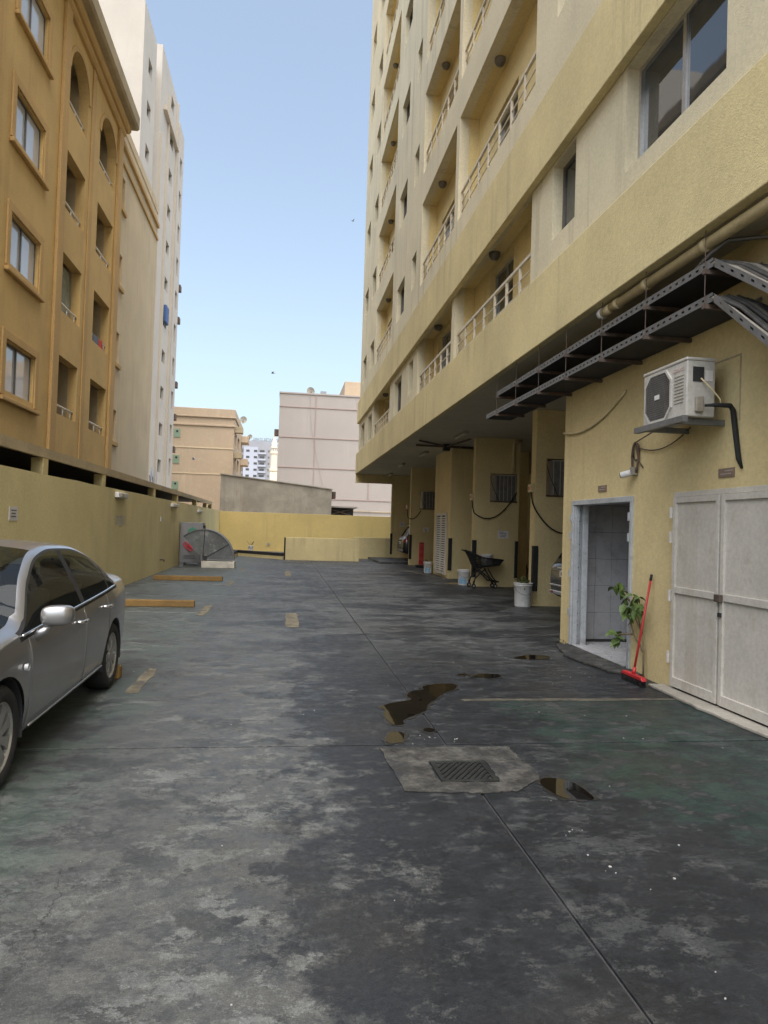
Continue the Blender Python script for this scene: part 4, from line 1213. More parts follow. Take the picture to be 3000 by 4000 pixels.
sh = thing('concrete_shed', 'bare concrete shed with sloping top behind the far yellow wall', 'shed', (-.5, 48, 0))
MB().prism([(-4.0, 0), (2.98, 0), (2.98, 3.95), (-4.0, 4.66)], 1, 45, 51).build('wall', M['conc'], sh, bevel=.02)
MB().prism([(-4.05, 4.665), (3.02, 3.955), (3.02, 4.02), (-4.05, 4.73)], 1, 44.93, 51).build('coping', M['conc'], sh)
MB().box(2.99, 3.25, 45.2, 46, 3.4, 3.85).build('roof_outlet', M['rust'], sh, bevel=.03)
t = thing('lean_to', 'dark lean-to roof between the concrete shed and pale block', 'lean-to', (3.8, 47, 0))
MB().box(3.0, 4.55, 46.6, 49, 0, 2.85).build('dark_opening', M['dark'], t)
MB().box(3.0, 4.8, 46.3, 49, 2.86, 2.95).build('roof_sheet', M['pink'], t)
MB().tube([(3.05, 46.5, 2.4), (4.5, 46.5, 2.8)], .04, 6).build('brace', M['rust'], t)
MB().tube([(3.05, 46.5, 2.75), (4.4, 46.5, 2.35)], .04, 6).build('brace', M['rust'], t)

ft = thing('far_grey_tower', 'distant grey and white tower with a roof sign seen from behind', 'building', (-14, 372, 0))
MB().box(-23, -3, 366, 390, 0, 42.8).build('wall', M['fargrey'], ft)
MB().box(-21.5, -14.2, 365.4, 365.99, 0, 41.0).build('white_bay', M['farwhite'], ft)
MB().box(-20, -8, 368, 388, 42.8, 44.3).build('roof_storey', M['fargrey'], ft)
p0 = p1 = p2 = p3 = None
for k in range(12):
    z = 40.6 - 3.2 * (k + 1) + 1.0
    for x in (-20.2, -16.3):
        c = MB().box(x, x + 1.7, 365.3, 365.395, z, z + 1.1).build('window', M['glass'], ft)
    MB().box(-22.8, -21.6, 365.9, 365.995, z - .4, z + 1.5).build('window', M['alu_dark'], ft)
    bb = MB().box(-14.1, -10.2, 364.9, 365.99, z - 1.0, z - .1).build('balcony', M['farwhite'], ft)
    MB().box(-13.4, -11.0, 365.9, 365.995, z + .1, z + 1.2).build('window', M['glass'], ft)
    MB().box(-9.2, -8.4, 365.9, 365.995, z + .2, z + 1.2).build('window', M['alu_dark'], ft)
sg = thing('roof_sign', 'mirrored lettering on the roof of the distant grey tower', 'sign', (-12, 370, 44.3))
text_mesh('EMIRATES STARS', 1.75, .08, 'lettering', M['ink'], sg, Matrix.Translation((-10.6, 369.0, 44.9)) @ Matrix.Rotation(R(180), 4, 'Z') @ Matrix.Rotation(R(90), 4, 'X'), world=True)
MB().box(-18, -4, 369.1, 369.2, 44.3, 44.85).build('sign_frame', M['fargrey'], sg)

mn = thing('minaret', 'slim cream minaret with a pointed cap left of the pale block', 'minaret', (-2.5, 150, 0))
MB().box(-3.25, -1.75, 149.3, 150.8, 0, 12.6).build('base', M['minaret'], mn, bevel=.1)
MB().lathe([(.75, 12.6), (1.0, 12.9), (1.0, 13.4), (.72, 13.4), (.72, 16.2), (.9, 16.6), (.9, 17.0), (.45, 17.0)], 8, 2, (-2.5, 150.05, 0)).build('shaft', M['minaret'], mn)
for k in range(8):
    a = k * math.pi / 4
    MB().tube([(-2.5 + .55 * math.cos(a), 150.05 + .55 * math.sin(a), 17.0), (-2.5 + .55 * math.cos(a), 150.05 + .55 * math.sin(a), 17.7)], .08, 6).build('gallery_column', M['minaret'], mn)
MB().lathe([(.0, 17.7), (.72, 17.7), (.72, 17.9), (.62, 18.0), (.36, 19.6), (.22, 19.9), (.28, 20.2), (.2, 20.45), (.05, 20.6), (.03, 21.6), (0, 21.6)], 8, 2, (-2.5, 150.05, 0)).build('cap', M['minaret'], mn)

# ------------------------------------------------------------------ cars
def pchip(tab):
    xs = np.array([p[0] for p in tab], float); ys_ = np.array([p[1] for p in tab], float)
    h = np.diff(xs); d = np.diff(ys_) / h
    mm = np.zeros(len(xs)); mm[0] = d[0]; mm[-1] = d[-1]
    for i in range(1, len(xs) - 1):
        if d[i - 1] * d[i] > 0:
            w1, w2 = 2 * h[i] + h[i - 1], h[i] + 2 * h[i - 1]
            mm[i] = (w1 + w2) / (w1 / d[i - 1] + w2 / d[i])
    def f(x):
        i = int(np.clip(np.searchsorted(xs, x) - 1, 0, len(xs) - 2))
        t_ = (min(max(x, xs[0]), xs[-1]) - xs[i]) / h[i]
        a, b_ = t_ * t_ * t_, t_ * t_
        return (2 * a - 3 * b_ + 1) * ys_[i] + (a - 2 * b_ + t_) * h[i] * mm[i] + (-2 * a + 3 * b_) * ys_[i + 1] + (a - b_) * h[i] * mm[i + 1]
    return f

def make_wheel(parent, x, y, r, wd, side, mat_rim):
    """wheel with axis along local y"""
    wt_ = MB()
    s = side
    wt_.lathe([(r * .66, -wd * .5), (r * .92, -wd * .5), (r * .985, -wd * .38), (r, -wd * .2), (r, wd * .2), (r * .985, wd * .38), (r * .92, wd * .5), (r * .80, wd * .53), (r * .68, wd * .48), (r * .66, wd * .3)], 40, 1)
    wv = wt_.build('wheel', M['rubber'], parent, smooth=True, world=False, loc=(x, y, r))
    rm = MB()
    q = wd * .5 * s
    rm.lathe([(r * .69, q * .92), (r * .655, q * .95), (r * .62, q * .80), (r * .60, q * .3)], 40, 1)
    rm.lathe([(.0, q * .98), (r * .12, q * .97), (r * .2, q * .88), (r * .22, q * .7)], 20, 1)
    for k in range(9):
        a = 2 * math.pi * k / 9
        ca, sa = math.cos(a), math.sin(a)
        def P(rad, tang, dep): return (rad * ca - tang * sa, dep, rad * sa + tang * ca)
        v = [P(r * .17, -.020, q * .86), P(r * .17, .020, q * .86), P(r * .45, .030, q * .86), P(r * .64, .050, q * .84), P(r * .64, -.050, q * .84), P(r * .45, -.030, q * .86)]
        v2 = [(p[0], p[1] - .02 * s, p[2]) for p in v]
        rm.add(v + v2, [(0, 1, 2, 5), (5, 2, 3, 4), (1, 7, 8, 2), (2, 8, 9, 3), (0, 5, 11, 6), (5, 4, 10, 11)])
    rm.build('rim', mat_rim, wv, world=False)
    MB().lathe([(0, q * .35), (r * .63, q * .35)], 30, 1).build('brake_shadow', M['dark'], wv, world=False)
    return wv

def make_car(name, label, P, loc, rz):
    car = thing(name, label, 'car', loc, rz)
    zc, zb, wf, ztf, zs = pchip(P['zc']), pchip(P['zb']), pchip(P['w']), pchip(P['zt']), pchip(P['zbot'])
    xr, xf = P['w'][0][0], P['w'][-1][0]
    gaps = P['gaps']
    st = list(np.linspace(xr, xf, 120))
    st += [xr + .006, xr + .02, xr + .04, xf - .006, xf - .02, xf - .04]
    st = [x for x in st if all(abs(x - g) > .014 for g in gaps) and all(abs(x - e) > .008 for e in P['pillars'])]
    st += P['pillars']
    for g in gaps: st += [g - .008, g - .0045, g + .0045, g + .008]
    st = np.array(sorted(set(st)))
    subs = [2, 3, 4, 4, 4, 4, 8, 3, 4, 6]
    def section(x):
        wx, b_, t_, c_, bo = wf(x), zb(x), ztf(x), zc(x), zs(x)
        tum = P['tumble']
        wb_ = wx - .035
        t_ = min(t_, c_ - .004); t_ = max(t_, b_ + .006)
        wt2 = wb_ - (t_ - b_) * tum
        h = b_ - bo
        rail_z = t_ + min(.05, (c_ - t_) * .55)
        rail_w = wt2 - (.07 if t_ - b_ > .05 else .10)
        k9 = c_ - (c_ - rail_z) * .22
        return [(0, bo), (wx * .86, bo), (wx - .045, bo + .05), (wx - .012, bo + .17 * min(1, h / .5)), (wx + .006, bo + h * .55), (wx - .002, b_ - .13 * min(1, h / .5)), (wb_, b_), (wt2, t_), (rail_w, rail_z), (rail_w * .55, k9), (0, c_)]
    rows = []; V = []
    for j, n in enumerate(subs):
        for q in range(n): rows.append(j + q / n)
    rows.append(10.0)
    NR = len(rows)
    pts = np.zeros((len(st), NR, 3))
    for i, x in enumerate(st):
        K = section(x)
        for r_i, v in enumerate(rows):
            j = min(int(v), 9); f = v - j
            p1, p2 = np.array(K[j]), np.array(K[j + 1])
            p0 = np.array(K[j - 1]) if j > 0 else 2 * p1 - p2
            p3 = np.array(K[j + 2]) if j < 9 else np.array((-K[9][0], K[9][1]))
            if j in (0, 1): q = p1 + (p2 - p1) * f
            else:
                # keep the belt and window-top rows crisp
                m1 = (p2 - p0) / 2 if j not in (6, 7) else (p2 - p1)
                m2 = (p3 - p1) / 2 if j not in (5, 6) else (p2 - p1)
                if j == 6: m1 = (p2 - p1) + np.array((.02, 0)) * min(1, (K[7][1] - K[6][1]) / .2); m2 = (p2 - p1) - np.array((.02, 0)) * min(1, (K[7][1] - K[6][1]) / .2)
                a3, a2 = f ** 3, f ** 2
                q = (2 * a3 - 3 * a2 + 1) * p1 + (a3 - 2 * a2 + f) * m1 + (-2 * a3 + 3 * a2) * p2 + (a3 - a2) * m2
            yy, zz = max(q[0], 0), q[1]
            if any(abs(x - g) < .006 for g in gaps) and 2.2 < v < 6.0: yy -= .02
            pts[i, r_i] = (x, yy, zz)
    # wheel arches: snap to circle
    ax, ar, wr = P['axles'], P['arch'], P['wr']
    dead = np.zeros((len(st) - 1, NR - 1), bool)
    for i in range(len(st) - 1):
        for j in range(NR - 1):
            c4 = (pts[i, j] + pts[i + 1, j] + pts[i, j + 1] + pts[i + 1, j + 1]) / 4
            for a in ax:
                if math.hypot(c4[0] - a, c4[2] - wr) < ar and c4[1] > .35 and rows[j] < 6: dead[i, j] = True
    rimv = set()
    for i in range(len(st) - 1):
        for j in range(NR - 1):
            if dead[i, j]: rimv |= {(i, j), (i + 1, j), (i, j + 1), (i + 1, j + 1)}
    for i in range(len(st)):
        for j in range(NR):
            p = pts[i, j]
            if p[1] < .35 or rows[j] > 6.5: continue
            for a in ax:
                d = math.hypot(p[0] - a, p[2] - wr)
                if (d < ar or ((i, j) in rimv and d < ar + .1)) and d > 1e-4:
                    # only rim vertices (touching a live cell) are visible; push them onto the circle
                    s_ = ar / d
                    if p[2] >= wr * .7:
                        p[0] = a + (p[0] - a) * s_; p[2] = wr + (p[2] - wr) * s_
                    else:
                        p[0] = a + math.copysign(math.sqrt(max(ar ** 2 - (p[2] - wr) ** 2, 0)), p[0] - a)
    parts = {}
    def cell(i, j):
        return P['classify'](float((st[i] + st[i + 1]) / 2), (rows[j] + rows[j + 1]) / 2, pts[i, j][2])
    for s in (1, -1):
        for i in range(len(st) - 1):
            for j in range(NR - 1):
                if dead[i, j]: continue
                k = cell(i, j)
                key = (k, s if k not in ('body', 'windshield', 'rear_window', 'cladding', 'window_seal', 'bumper_trim') else 0)
                d = parts.setdefault(key, ({}, [], []))
                idx = []
                for (ii, jj) in ((i, j), (i + 1, j), (i + 1, j + 1), (i, j + 1)):
                    kk = (ii, jj, s if pts[ii, jj][1] > 1e-6 else 0)
                    if kk not in d[0]:
                        d[0][kk] = len(d[1]); d[1].append((pts[ii, jj][0], pts[ii, jj][1] * s, pts[ii, jj][2]))
                    idx.append(d[0][kk])
                idx = list(dict.fromkeys(idx))
                if len(idx) >= 3: d[2].append(tuple(idx if s > 0 else idx[::-1]))
    # end caps belong to the body
    d = parts[('body', 0)]
    for i in (0, len(st) - 1):
        for j in range(NR - 1):
            q = []
            for (jj, s) in ((j, 1), (j + 1, 1), (j + 1, -1), (j, -1)):
                kk = (i, jj, s if pts[i, jj][1] > 1e-6 else 0)
                if kk not in d[0]:
                    d[0][kk] = len(d[1]); d[1].append((pts[i, jj][0], pts[i, jj][1] * s, pts[i, jj][2]))
                q.append(d[0][kk])
            q = list(dict.fromkeys(q))
            if len(q) >= 3: d[2].append(tuple(q))
    mats = dict(body=P['paint'], windshield=M['carglass'], rear_window=M['carglass'], front_side_window=M['carglass'], rear_side_window=M['carglass'], quarter_window=M['carglass'], headlight=M['headlamp'], tail_light=M['taillamp'], window_pillar=M['rubber'], quarter_pillar=M['rubber'], window_seal=M['rubber'], cladding=M['rubber'], bumper_trim=M['chrome'])
    for (k, s), d in parts.items():
        b = MB(); b.v = d[1]; b.f = d[2]
        b.build(k, mats[k], car, smooth=True, world=False)
    # wheels, arches
    for a in ax:
        for s in (1, -1):
            yw = wf(a) - P['wd'] * .5 - .012
            make_wheel(car, a, s * yw, wr, P['wd'], s, M['rim'])
            b = MB()
            n = 22
            for q in range(n):
                u0, u1 = -.25 + (math.pi + .5) * q / n, -.25 + (math.pi + .5) * (q + 1) / n
                pa = [(a + ar * math.cos(u), wr + ar * math.sin(u)) for u in (u0, u1)]
                y1, y0 = (wf(a) - .012) * s, (wf(a) - .36) * s
                b.quad((pa[0][0], y1, pa[0][1]), (pa[1][0], y1, pa[1][1]), (pa[1][0], y0, pa[1][1]), (pa[0][0], y0, pa[0][1]))
                b.quad((a, y0, wr), (pa[0][0], y0, pa[0][1]), (pa[1][0], y0, pa[1][1]))
            b.build('wheel_arch', M['dark'], car, world=False)
    # belt trim along the side windows
    for s in (1, -1):
        path = [(x, s * (section(x)[6][0] + .004), section(x)[6][1]) for x in st if P['dlo'][0] < x < P['dlo'][1]]
        MB().tube(path, .010, 6).build('belt_trim', M['chrome'], car, smooth=True, world=False)
        for hx, hz in P['handles']:
            K = section(hx); ys_ = K[5][0]
            hb = MB().tube([(hx + .10, s * (ys_ + .002), hz + .004), (hx + .07, s * (ys_ + .035), hz), (hx - .07, s * (ys_ + .035), hz - .002), (hx - .10, s * (ys_ + .002), hz - .004)], [.012, .017, .017, .012], 8).build('door_handle', M['chrome'], car, smooth=True, world=False)
        mx_, mz = P['mirror']
        yb_ = section(mx_)[6][0]
        b = MB()
        # mirror shell: rounded wedge
        n1, n2 = 10, 16
        for i in range(n1 + 1):
            th = math.pi * i / n1
            for j in range(n2):
                ph = 2 * math.pi * j / n2
                def sp_(v): return math.copysign(abs(v) ** .6, v)
                ex = .065 * sp_(math.sin(th)) * sp_(math.cos(ph)); ey = .098 * sp_(math.cos(th)); ez = .07 * sp_(math.sin(th)) * sp_(math.sin(ph))
                b.v.append((mx_ + ex - .25 * (ey + .1), s * (yb_ + .135 + ey), mz + ez))
        for i in range(n1):
            for j in range(n2):
                b.f.append((i * n2 + j, i * n2 + (j + 1) % n2, (i + 1) * n2 + (j + 1) % n2, (i + 1) * n2 + j))
        mo = b.build('wing_mirror', P['paint'], car, smooth=True, world=False)
        MB().tube([(mx_ + .02, s * (yb_ - .01), mz - .14), (mx_ + .0, s * (yb_ + .06), mz - .10), (mx_ - .02, s * (yb_ + .10), mz - .05)], [.035, .028, .024], 8).build('mirror_arm', P['paint'], mo, smooth=True, world=False)
    # interior: floor, dashboard, seats
    b = MB(); b.box(P['dlo'][0] + .1, P['dlo'][1] - .05, -.68, .68, .3, .62)
    b.box(P['dlo'][1] - .35, P['dlo'][1] + .1, -.66, .66, .62, .86)
    b.build('cabin_floor', M['interior'], car, world=False)
    for (sx, sy) in ((.05, .36), (.05, -.36), (-.85, .36), (-.85, -.36)):
        sx += P.get('seat', 0)
        b = MB(); b.box(sx - .25, sx + .25, sy - .24, sy + .24, .5, .62 + .01); b.box(sx - .36, sx - .22, sy - .24, sy + .24, .62, 1.05); b.box(sx - .36, sx - .27, sy - .13, sy + .13, 1.07, 1.24)
        b.build('seat', M['interior'], car, bevel=.04, world=False)
    return car, section

def sedan_class(x, v, z):
    if 6 < v < 7 and -1.47 < x < 1.02:
        if -.40 < x < -.30: return 'window_pillar'
        if -1.22 < x < -1.19: return 'quarter_pillar'
        if x > -.35: return 'front_side_window'
        if x > -1.2: return 'rear_side_window'
        return 'quarter_window'
    if (7 < v < 7.34 or 5.76 < v < 6) and -1.5 < x < 1.05: return 'window_seal'
    if v > 8 and .10 < x < 1.12: return 'windshield'
    if v > 8 and -1.72 < x < -1.02: return 'rear_window'
    if x > 1.72 and 5.0 < v < 7.5 and z > .6: return 'headlight'
    if x < -2.12 and 4.2 < v < 6.2 and z > .7: return 'tail_light'
    return 'body'
SED = dict(
    zc=[(-2.31, .86), (-2.27, 1.04), (-2.1, 1.085), (-1.75, 1.115), (-1.4, 1.25), (-1.05, 1.375), (-.7, 1.42), (-.25, 1.435), (.1, 1.405), (.5, 1.27), (1.12, .985), (1.5, .905), (1.9, .80), (2.12, .70), (2.23, .55)],
    zb=[(-2.31, .80), (-2.25, .93), (-2.05, .985), (-1.6, .985), (-1.0, .955), (0, .91), (1.0, .865), (1.5, .80), (1.9, .70), (2.12, .62), (2.23, .50)],
    zt=[(-2.31, .82), (-2.2, .96), (-1.9, 1.0), (-1.55, 1.005), (-1.47, 1.02), (-1.3, 1.13), (-1.0, 1.275), (-.6, 1.345), (-.2, 1.355), (.15, 1.31), (.5, 1.17), (1.02, .875), (1.2, .855), (1.6, .79), (2.0, .67), (2.23, .52)],
    w=[(-2.31, .60), (-2.27, .70), (-2.1, .80), (-1.8, .845), (-1.35, .87), (-.5, .877), (.5, .875), (1.35, .87), (1.75, .835), (2.0, .75), (2.16, .62), (2.23, .46)],
    zbot=[(-2.31, .34), (-2.1, .25), (-1.7, .21), (1.7, .19), (2.23, .24)],
    tumble=.52, axles=(-1.35, 1.35), arch=.358, wr=.316, wd=.205, gaps=[-1.08, -.34, .92], pillars=[-.40, -.30, -1.22, -1.19, -1.47, 1.02, .10, 1.12, -1.72, -1.02],
    dlo=(-1.47, 1.02), handles=[(-.17, .80), (-.98, .83)], mirror=(.78, .965), classify=sedan_class, paint=M['silver'], seat=0)
car, sec = make_car('sedan', 'silver grey sedan parked by the ochre wall facing the camera', SED, (-2.45, 5.75, 0), R(-90))
for s in (1, -1):
    y = sec(1.05)[4][0]
    MB().lathe([(0, -.004), (.02, -.004), (.022, .0), (.022, .02)], 14, 1, (1.06, s * (y + .006) if s > 0 else -(y + .006), .68)).build('side_marker', M['headlamp'], car, world=False)
    MB().tube([(x, s * (sec(x)[3][0] + .004), .30 + (x + .9) * -.012) for x in np.linspace(-.92, .92, 16)], .008, 6).build('sill_moulding', M['silver'], car, smooth=True, world=False)
MB().box(2.205, 2.235, -.26, .26, .42, .53).build('number_plate', M['paper'], car, world=False)

def suv_class(kind):
    def f(x, v, z):
        if 6 < v < 7 and -1.75 < x < 1.0:
            if -.42 < x < -.30: return 'window_pillar'
            if -1.3 < x < -1.2: return 'quarter_pillar'
            return 'front_side_window' if x > -.35 else 'rear_side_window' if x > -1.25 else 'quarter_window'
        if v > 8 and .2 < x < 1.1: return 'windshield'
        if v > 8.0 and -2.22 < x < -1.9: return 'rear_window'
        if x > 1.8 and 5.0 < v < 7.0: return 'headlight'
        if x < -2.05 and 4.9 < v < 6.5 and z > .85: return 'tail_light'
        if v < 3.4: return 'cladding'
        return 'body'
    return f
def suv(paint):
    return dict(
        zc=[(-2.36, .95), (-2.34, 1.02), (-2.24, 1.12), (-1.98, 1.60), (-1.85, 1.66), (-1.2, 1.70), (-.4, 1.71), (.2, 1.66), (.6, 1.45), (1.15, 1.14), (1.6, 1.08), (2.0, .98), (2.2, .85), (2.3, .6)],
        zb=[(-2.36, .88), (-2.3, .98), (-2.1, 1.06), (-1.6, 1.07), (-1, 1.05), (0, 1.02), (1.0, 1.0), (1.6, .95), (2.0, .85), (2.3, .55)],
        zt=[(-2.36, .90), (-2.26, 1.02), (-2.1, 1.25), (-1.95, 1.48), (-1.75, 1.54), (-1, 1.60), (-.3, 1.61), (.2, 1.56), (.6, 1.34), (1.02, 1.02), (1.5, .97), (2.0, .87), (2.3, .57)],
        w=[(-2.36, .78), (-2.32, .85), (-2.2, .90), (-1.9, .925), (-1.35, .93), (0, .93), (1.35, .93), (1.8, .90), (2.1, .8), (2.3, .55)],
        zbot=[(-2.36, .46), (-2.2, .36), (-1.8, .27), (1.8, .25), (2.3, .32)],
        tumble=.34, axles=(-1.36, 1.36), arch=.40, wr=.355, wd=.225, gaps=[-1.15, -.36, .95], pillars=[-.42, -.30, -1.3, -1.2, 1.0, .2, 1.1, -1.9, -2.22, -1.75],
        dlo=(-1.75, 1.0), handles=[(-.2, .93), (-1.0, .95)], mirror=(.75, 1.12), classify=suv_class(0), paint=paint, seat=0)
def rear_kit(c, trim):
    MB().box(-2.385, -2.362, -.26, .26, .78, .90).build('number_plate', M['paper'], c, world=False, bevel=.004)
    for k in range(5):
        MB().box(-2.3875, -2.3855, -.2 + k * .085, -.15 + k * .085, .81, .87).build('plate_digit', M['ink'], c, world=False)
    MB().box(-2.375, -2.32, -.80, .80, .58, .62).build('bumper_strip', M[trim], c, world=False, bevel=.01)
    MB().box(-2.39, -2.33, -.78, .78, .42, .50).build('bumper_guard', M['chrome' if trim == 'chrome' else 'galv'], c, world=False, bevel=.015)
    MB().box(-2.375, -2.34, -.42, .42, .92, .965).build('tailgate_trim', M[trim], c, world=False, bevel=.008)
    for s in (1, -1):
        MB().box(-2.395, -2.36, s * .62 - .06, s * .62 + .06, .44, .49).build('reflector', M['taillamp'], c, world=False, bevel=.004)
    MB().box(-2.02, -1.84, -.62, .62, 1.645, 1.70).build('roof_spoiler', M['blackcar'], c, world=False, bevel=.02)
    MB().lathe([(0, -.01), (.045, -.01), (.05, .0)], 16, 0, (-2.362, 0, 1.0)).build('tailgate_emblem', M['chrome'], c, world=False)
c1, _ = make_car('off_road_car', 'bronze grey off-road car with chrome bumper half hidden behind the yellow room', suv(M['bronzecar']), (7.72, 12.82, 0), R(0))
rear_kit(c1, 'chrome')
c2, _ = make_car('estate_car', 'black tall car parked in the farthest covered bay', suv(M['blackcar']), (7.96, 33.6, .1), R(0))
rear_kit(c2, 'rubber')

# ------------------------------------------------------------------ wheel stops
for (x0, x1, y, lab) in ((-3.5, -1.63, 13.85, 'ochre wheel stop in the empty bay behind the sedan'), (-3.5, -1.63, 20.1, 'ochre wheel stop in the farther empty bay'), (-3.5, -1.60, 7.56, 'ochre wheel stop behind the rear wheel of the sedan')):
    o = MB().prism([(y - .075, 0), (y + .075, 0), (y + .06, .125), (y - .06, .125)], 0, x0, x1).build('wheel_stop', M['stop'], bevel=.014)
    tag(o, lab, 'wheel stop', 'wheel stops in the parking bays')

# ------------------------------------------------------------------ grey cabinet and fan-shaped hood
cb = thing('grey_cabinet', 'grey metal collection cabinet with red and green print against the wall', 'cabinet', (-3.4, 27, 0))
MB().box(-3.80, -2.98, 27.0, 27.75, .1, 1.6).build('body', M['greybox'], cb, bevel=.012)
for x in (-3.80, -3.13): MB().box(x, x + .15, 27.02, 27.7, 0, .099).build('foot', M['greybox'], cb)
MB().box(-2.979, -2.95, 27.1, 27.7, 1.3, 1.5).build('chute', M['dark'], cb)
yf = 26.99
for k in range(7):        # green tree emblem
    a = math.pi * k / 6
    MB().prism([(-3.36, 1.26), (-3.36 + .15 * math.cos(a - .2), 1.26 + .15 * math.sin(a - .2)), (-3.36 + .17 * math.cos(a), 1.26 + .17 * math.sin(a)), (-3.36 + .15 * math.cos(a + .2), 1.26 + .15 * math.sin(a + .2))], 1, yf - .002 - .0004 * k, yf + .003).build('green_emblem_leaf', M['green_print'], cb)
MB().prism([(-3.50, 1.16), (-3.22, 1.16), (-3.24, 1.22), (-3.48, 1.22)], 1, yf - .003, yf + .003).build('green_emblem_base', M['green_print'], cb)
def stroke(P, r): return [(p[0], yf, p[1]) for p in P]
for P in ([(-3.63, .86), (-3.66, .78), (-3.60, .68), (-3.42, .54), (-3.36, .55)], [(-3.60, .87), (-3.45, .76), (-3.36, .66), (-3.33, .56)], [(-3.58, .78), (-3.54, .72), (-3.46, .66)], [(-3.50, .76), (-3.44, .70)], [(-3.42, .70), (-3.40, .62)]):
    MB().tube(stroke(P, 0), .022, 6).build('red_wordmark_stroke', M['red_print'], cb)
for k in range(3): MB().box(-3.68 + .02 * k, -3.2 - .02 * k, yf + .003, yf + .008, .26 + k * .05, .275 + k * .05).build('print_line', M['ink'], cb)

hd = thing('fan_shaped_hood', 'smoky grey fan shaped hood standing on a whitewashed plinth', 'hood', (-2.3, 25.9, 0))
MB().box(-2.86, -1.70, 25.75, 26.5, 0, .24).build('plinth', M['plinth'], hd, bevel=.015)
hc, hz, hr = -2.82, .30, 1.06
n = 30
arc = [(hc + hr * math.cos(R(131) * k / n), hz + hr * math.sin(R(131) * k / n)) for k in range(n + 1)]
MB().prism([(hc, hz)] + arc, 1, 25.86, 26.34).build('sector_panel', M['smoke'], hd)
b = MB()
for k in range(n):
    (xa, za), (xb, zb_) = arc[k], arc[k + 1]
    f = 1.022
    oa, ob = (hc + (xa - hc) * f, hz + (za - hz) * f), (hc + (xb - hc) * f, hz + (zb_ - hz) * f)
    b.prism([(xa, za), (xb, zb_), ob, oa], 1, 25.82, 26.40)
b.build('curved_rim', M['galv'], hd)
for ang in (32, 88):
    ca, sa = math.cos(R(ang)), math.sin(R(ang))
    MB().tube([(hc + .1 * ca, 25.852, hz + .1 * sa), (hc + (hr - .01) * ca, 25.852, hz + (hr - .01) * sa)], .012, 6).build('stiffener', M['dark'], hd)
MB().tube([(hc, 25.852, hz), (hc + hr * math.cos(R(131)), 25.852, hz + hr * math.sin(R(131)))], .008, 6).build('edge_bead', M['galv'], hd)
MB().tube([(hc + .02, 25.83, hz - .01), (hc + hr, 25.83, hz - .01)], .014, 6).build('base_bar', M['galv'], hd)
MB().tube([(hc - .05, 25.84, .25), (hc - .05, 25.84, .45)], .05, 12).build('hinge_motor', M['galv'], hd)
MB().box(hc + .02, hc + .14, 25.80, 25.855, .26, .42).build('latch', M['dark'], hd, bevel=.01)

# ------------------------------------------------------------------ buckets
def bucket(x, y, r, h, lab, plant=0, label_patch=False, z=0, name='bucket', blue=False):
    o = thing(name, lab, 'bucket', (x, y, z))
    MB().lathe([(0, .004), (r * .86, .0), (r * .88, .02), (r * .97, h * .86), (r, h * .87), (r * 1.04, h * .885), (r * 1.04, h * .91), (r * .99, h * .92), (r * 1.0, h * .95), (r * 1.05, h * .965), (r * 1.05, h), (r * .97, h), (r * .95, h * .9), (0, h * .9)], 28, 2).build('shell', M['whiteplast'], o, smooth=True, world=False)
    P = [(r * 1.06 * math.cos(a), -r * 1.06 * math.sin(a) - .0, h * .88 - .16 * math.sin(a) * h / .45) for a in np.linspace(0, math.pi, 14)]
    MB().tube(P, .004, 5).build('wire_handle', M['galv'], o, world=False)
    if blue:
        b = MB()
        for q in range(8):
            a0, a1 = -2.6 + q * .16, -2.6 + (q + 1) * .16
            b.quad(*[(r * .945 * math.cos(a), r * .945 * math.sin(a), hh) for (a, hh) in ((a0, h * .12), (a1, h * .12), (a1, h * (.45 + .1 * math.sin(q))), (a0, h * (.45 + .1 * math.sin(q - 1))))])
        b.build('blue_stain', M['bluewash'], o, world=False)
    if plant:
        MB().lathe([(0, h * .93), (r * .93, h * .92)], 20, 2).build('soil', M['soil'], o, world=False)
        random.seed(int(x * 10 + y))
        b = MB(); st_ = MB()
        for q in range(plant):
            a = random.random() * 6.28; rr = r * random.uniform(.1, .95)
            base_ = Vector((rr * math.cos(a), rr * math.sin(a), h * .93))
            tip = base_ + Vector((random.uniform(-.06, .06) - (.12 if q % 4 == 0 else 0), random.uniform(-.08, .06), random.uniform(.04, .16) - (.2 if q % 5 == 0 and rr > r * .6 else 0)))
            st_.tube([tuple(base_), tuple((base_ + tip) / 2 + Vector((0, 0, .02))), tuple(tip)], .003, 4)
            for l in range(4):
                c = base_.lerp(tip, .45 + .18 * l) + Vector((random.uniform(-.02, .02), random.uniform(-.02, .02), .012))
                ua = Vector((random.uniform(-1, 1), random.uniform(-1, 1), random.uniform(-.5, .6))).normalized(); ub = ua.cross(Vector((random.uniform(-1, 1), random.uniform(-1, 1), 1))).normalized()
                L = random.uniform(.018, .04)
                b.quad(c - ua * L, c + ub * L * .5, c + ua * L, c - ub * L * .5)
        f = b.build('foliage', M['leaf'], o, world=False); f['kind'] = 'stuff'
        st_.build('stems', M['stem'], o, world=False)
    return o
bucket(5.22, 14.82, .20, .52, 'white bucket with a small trailing plant before the nearest pillar', plant=34)
bucket(5.33, 20.35, .185, .46, 'white lidded bucket with blue stain left of the trolley', blue=True)
bucket(5.33, 25.55, .165, .42, 'white bucket beside the louvred door and red barrier', blue=True, plant=5)
o = bucket(-1.88, 42.4, .14, .33, 'small white bucket of twigs against the far yellow wall')
b = MB()
for q in range(5): b.tube([(0, 0, .25), (random.uniform(-.35, .25), random.uniform(-.1, .1), .33 + random.uniform(.15, .4))], .012, 5)
b.build('twigs', M['stem'], o, world=False)

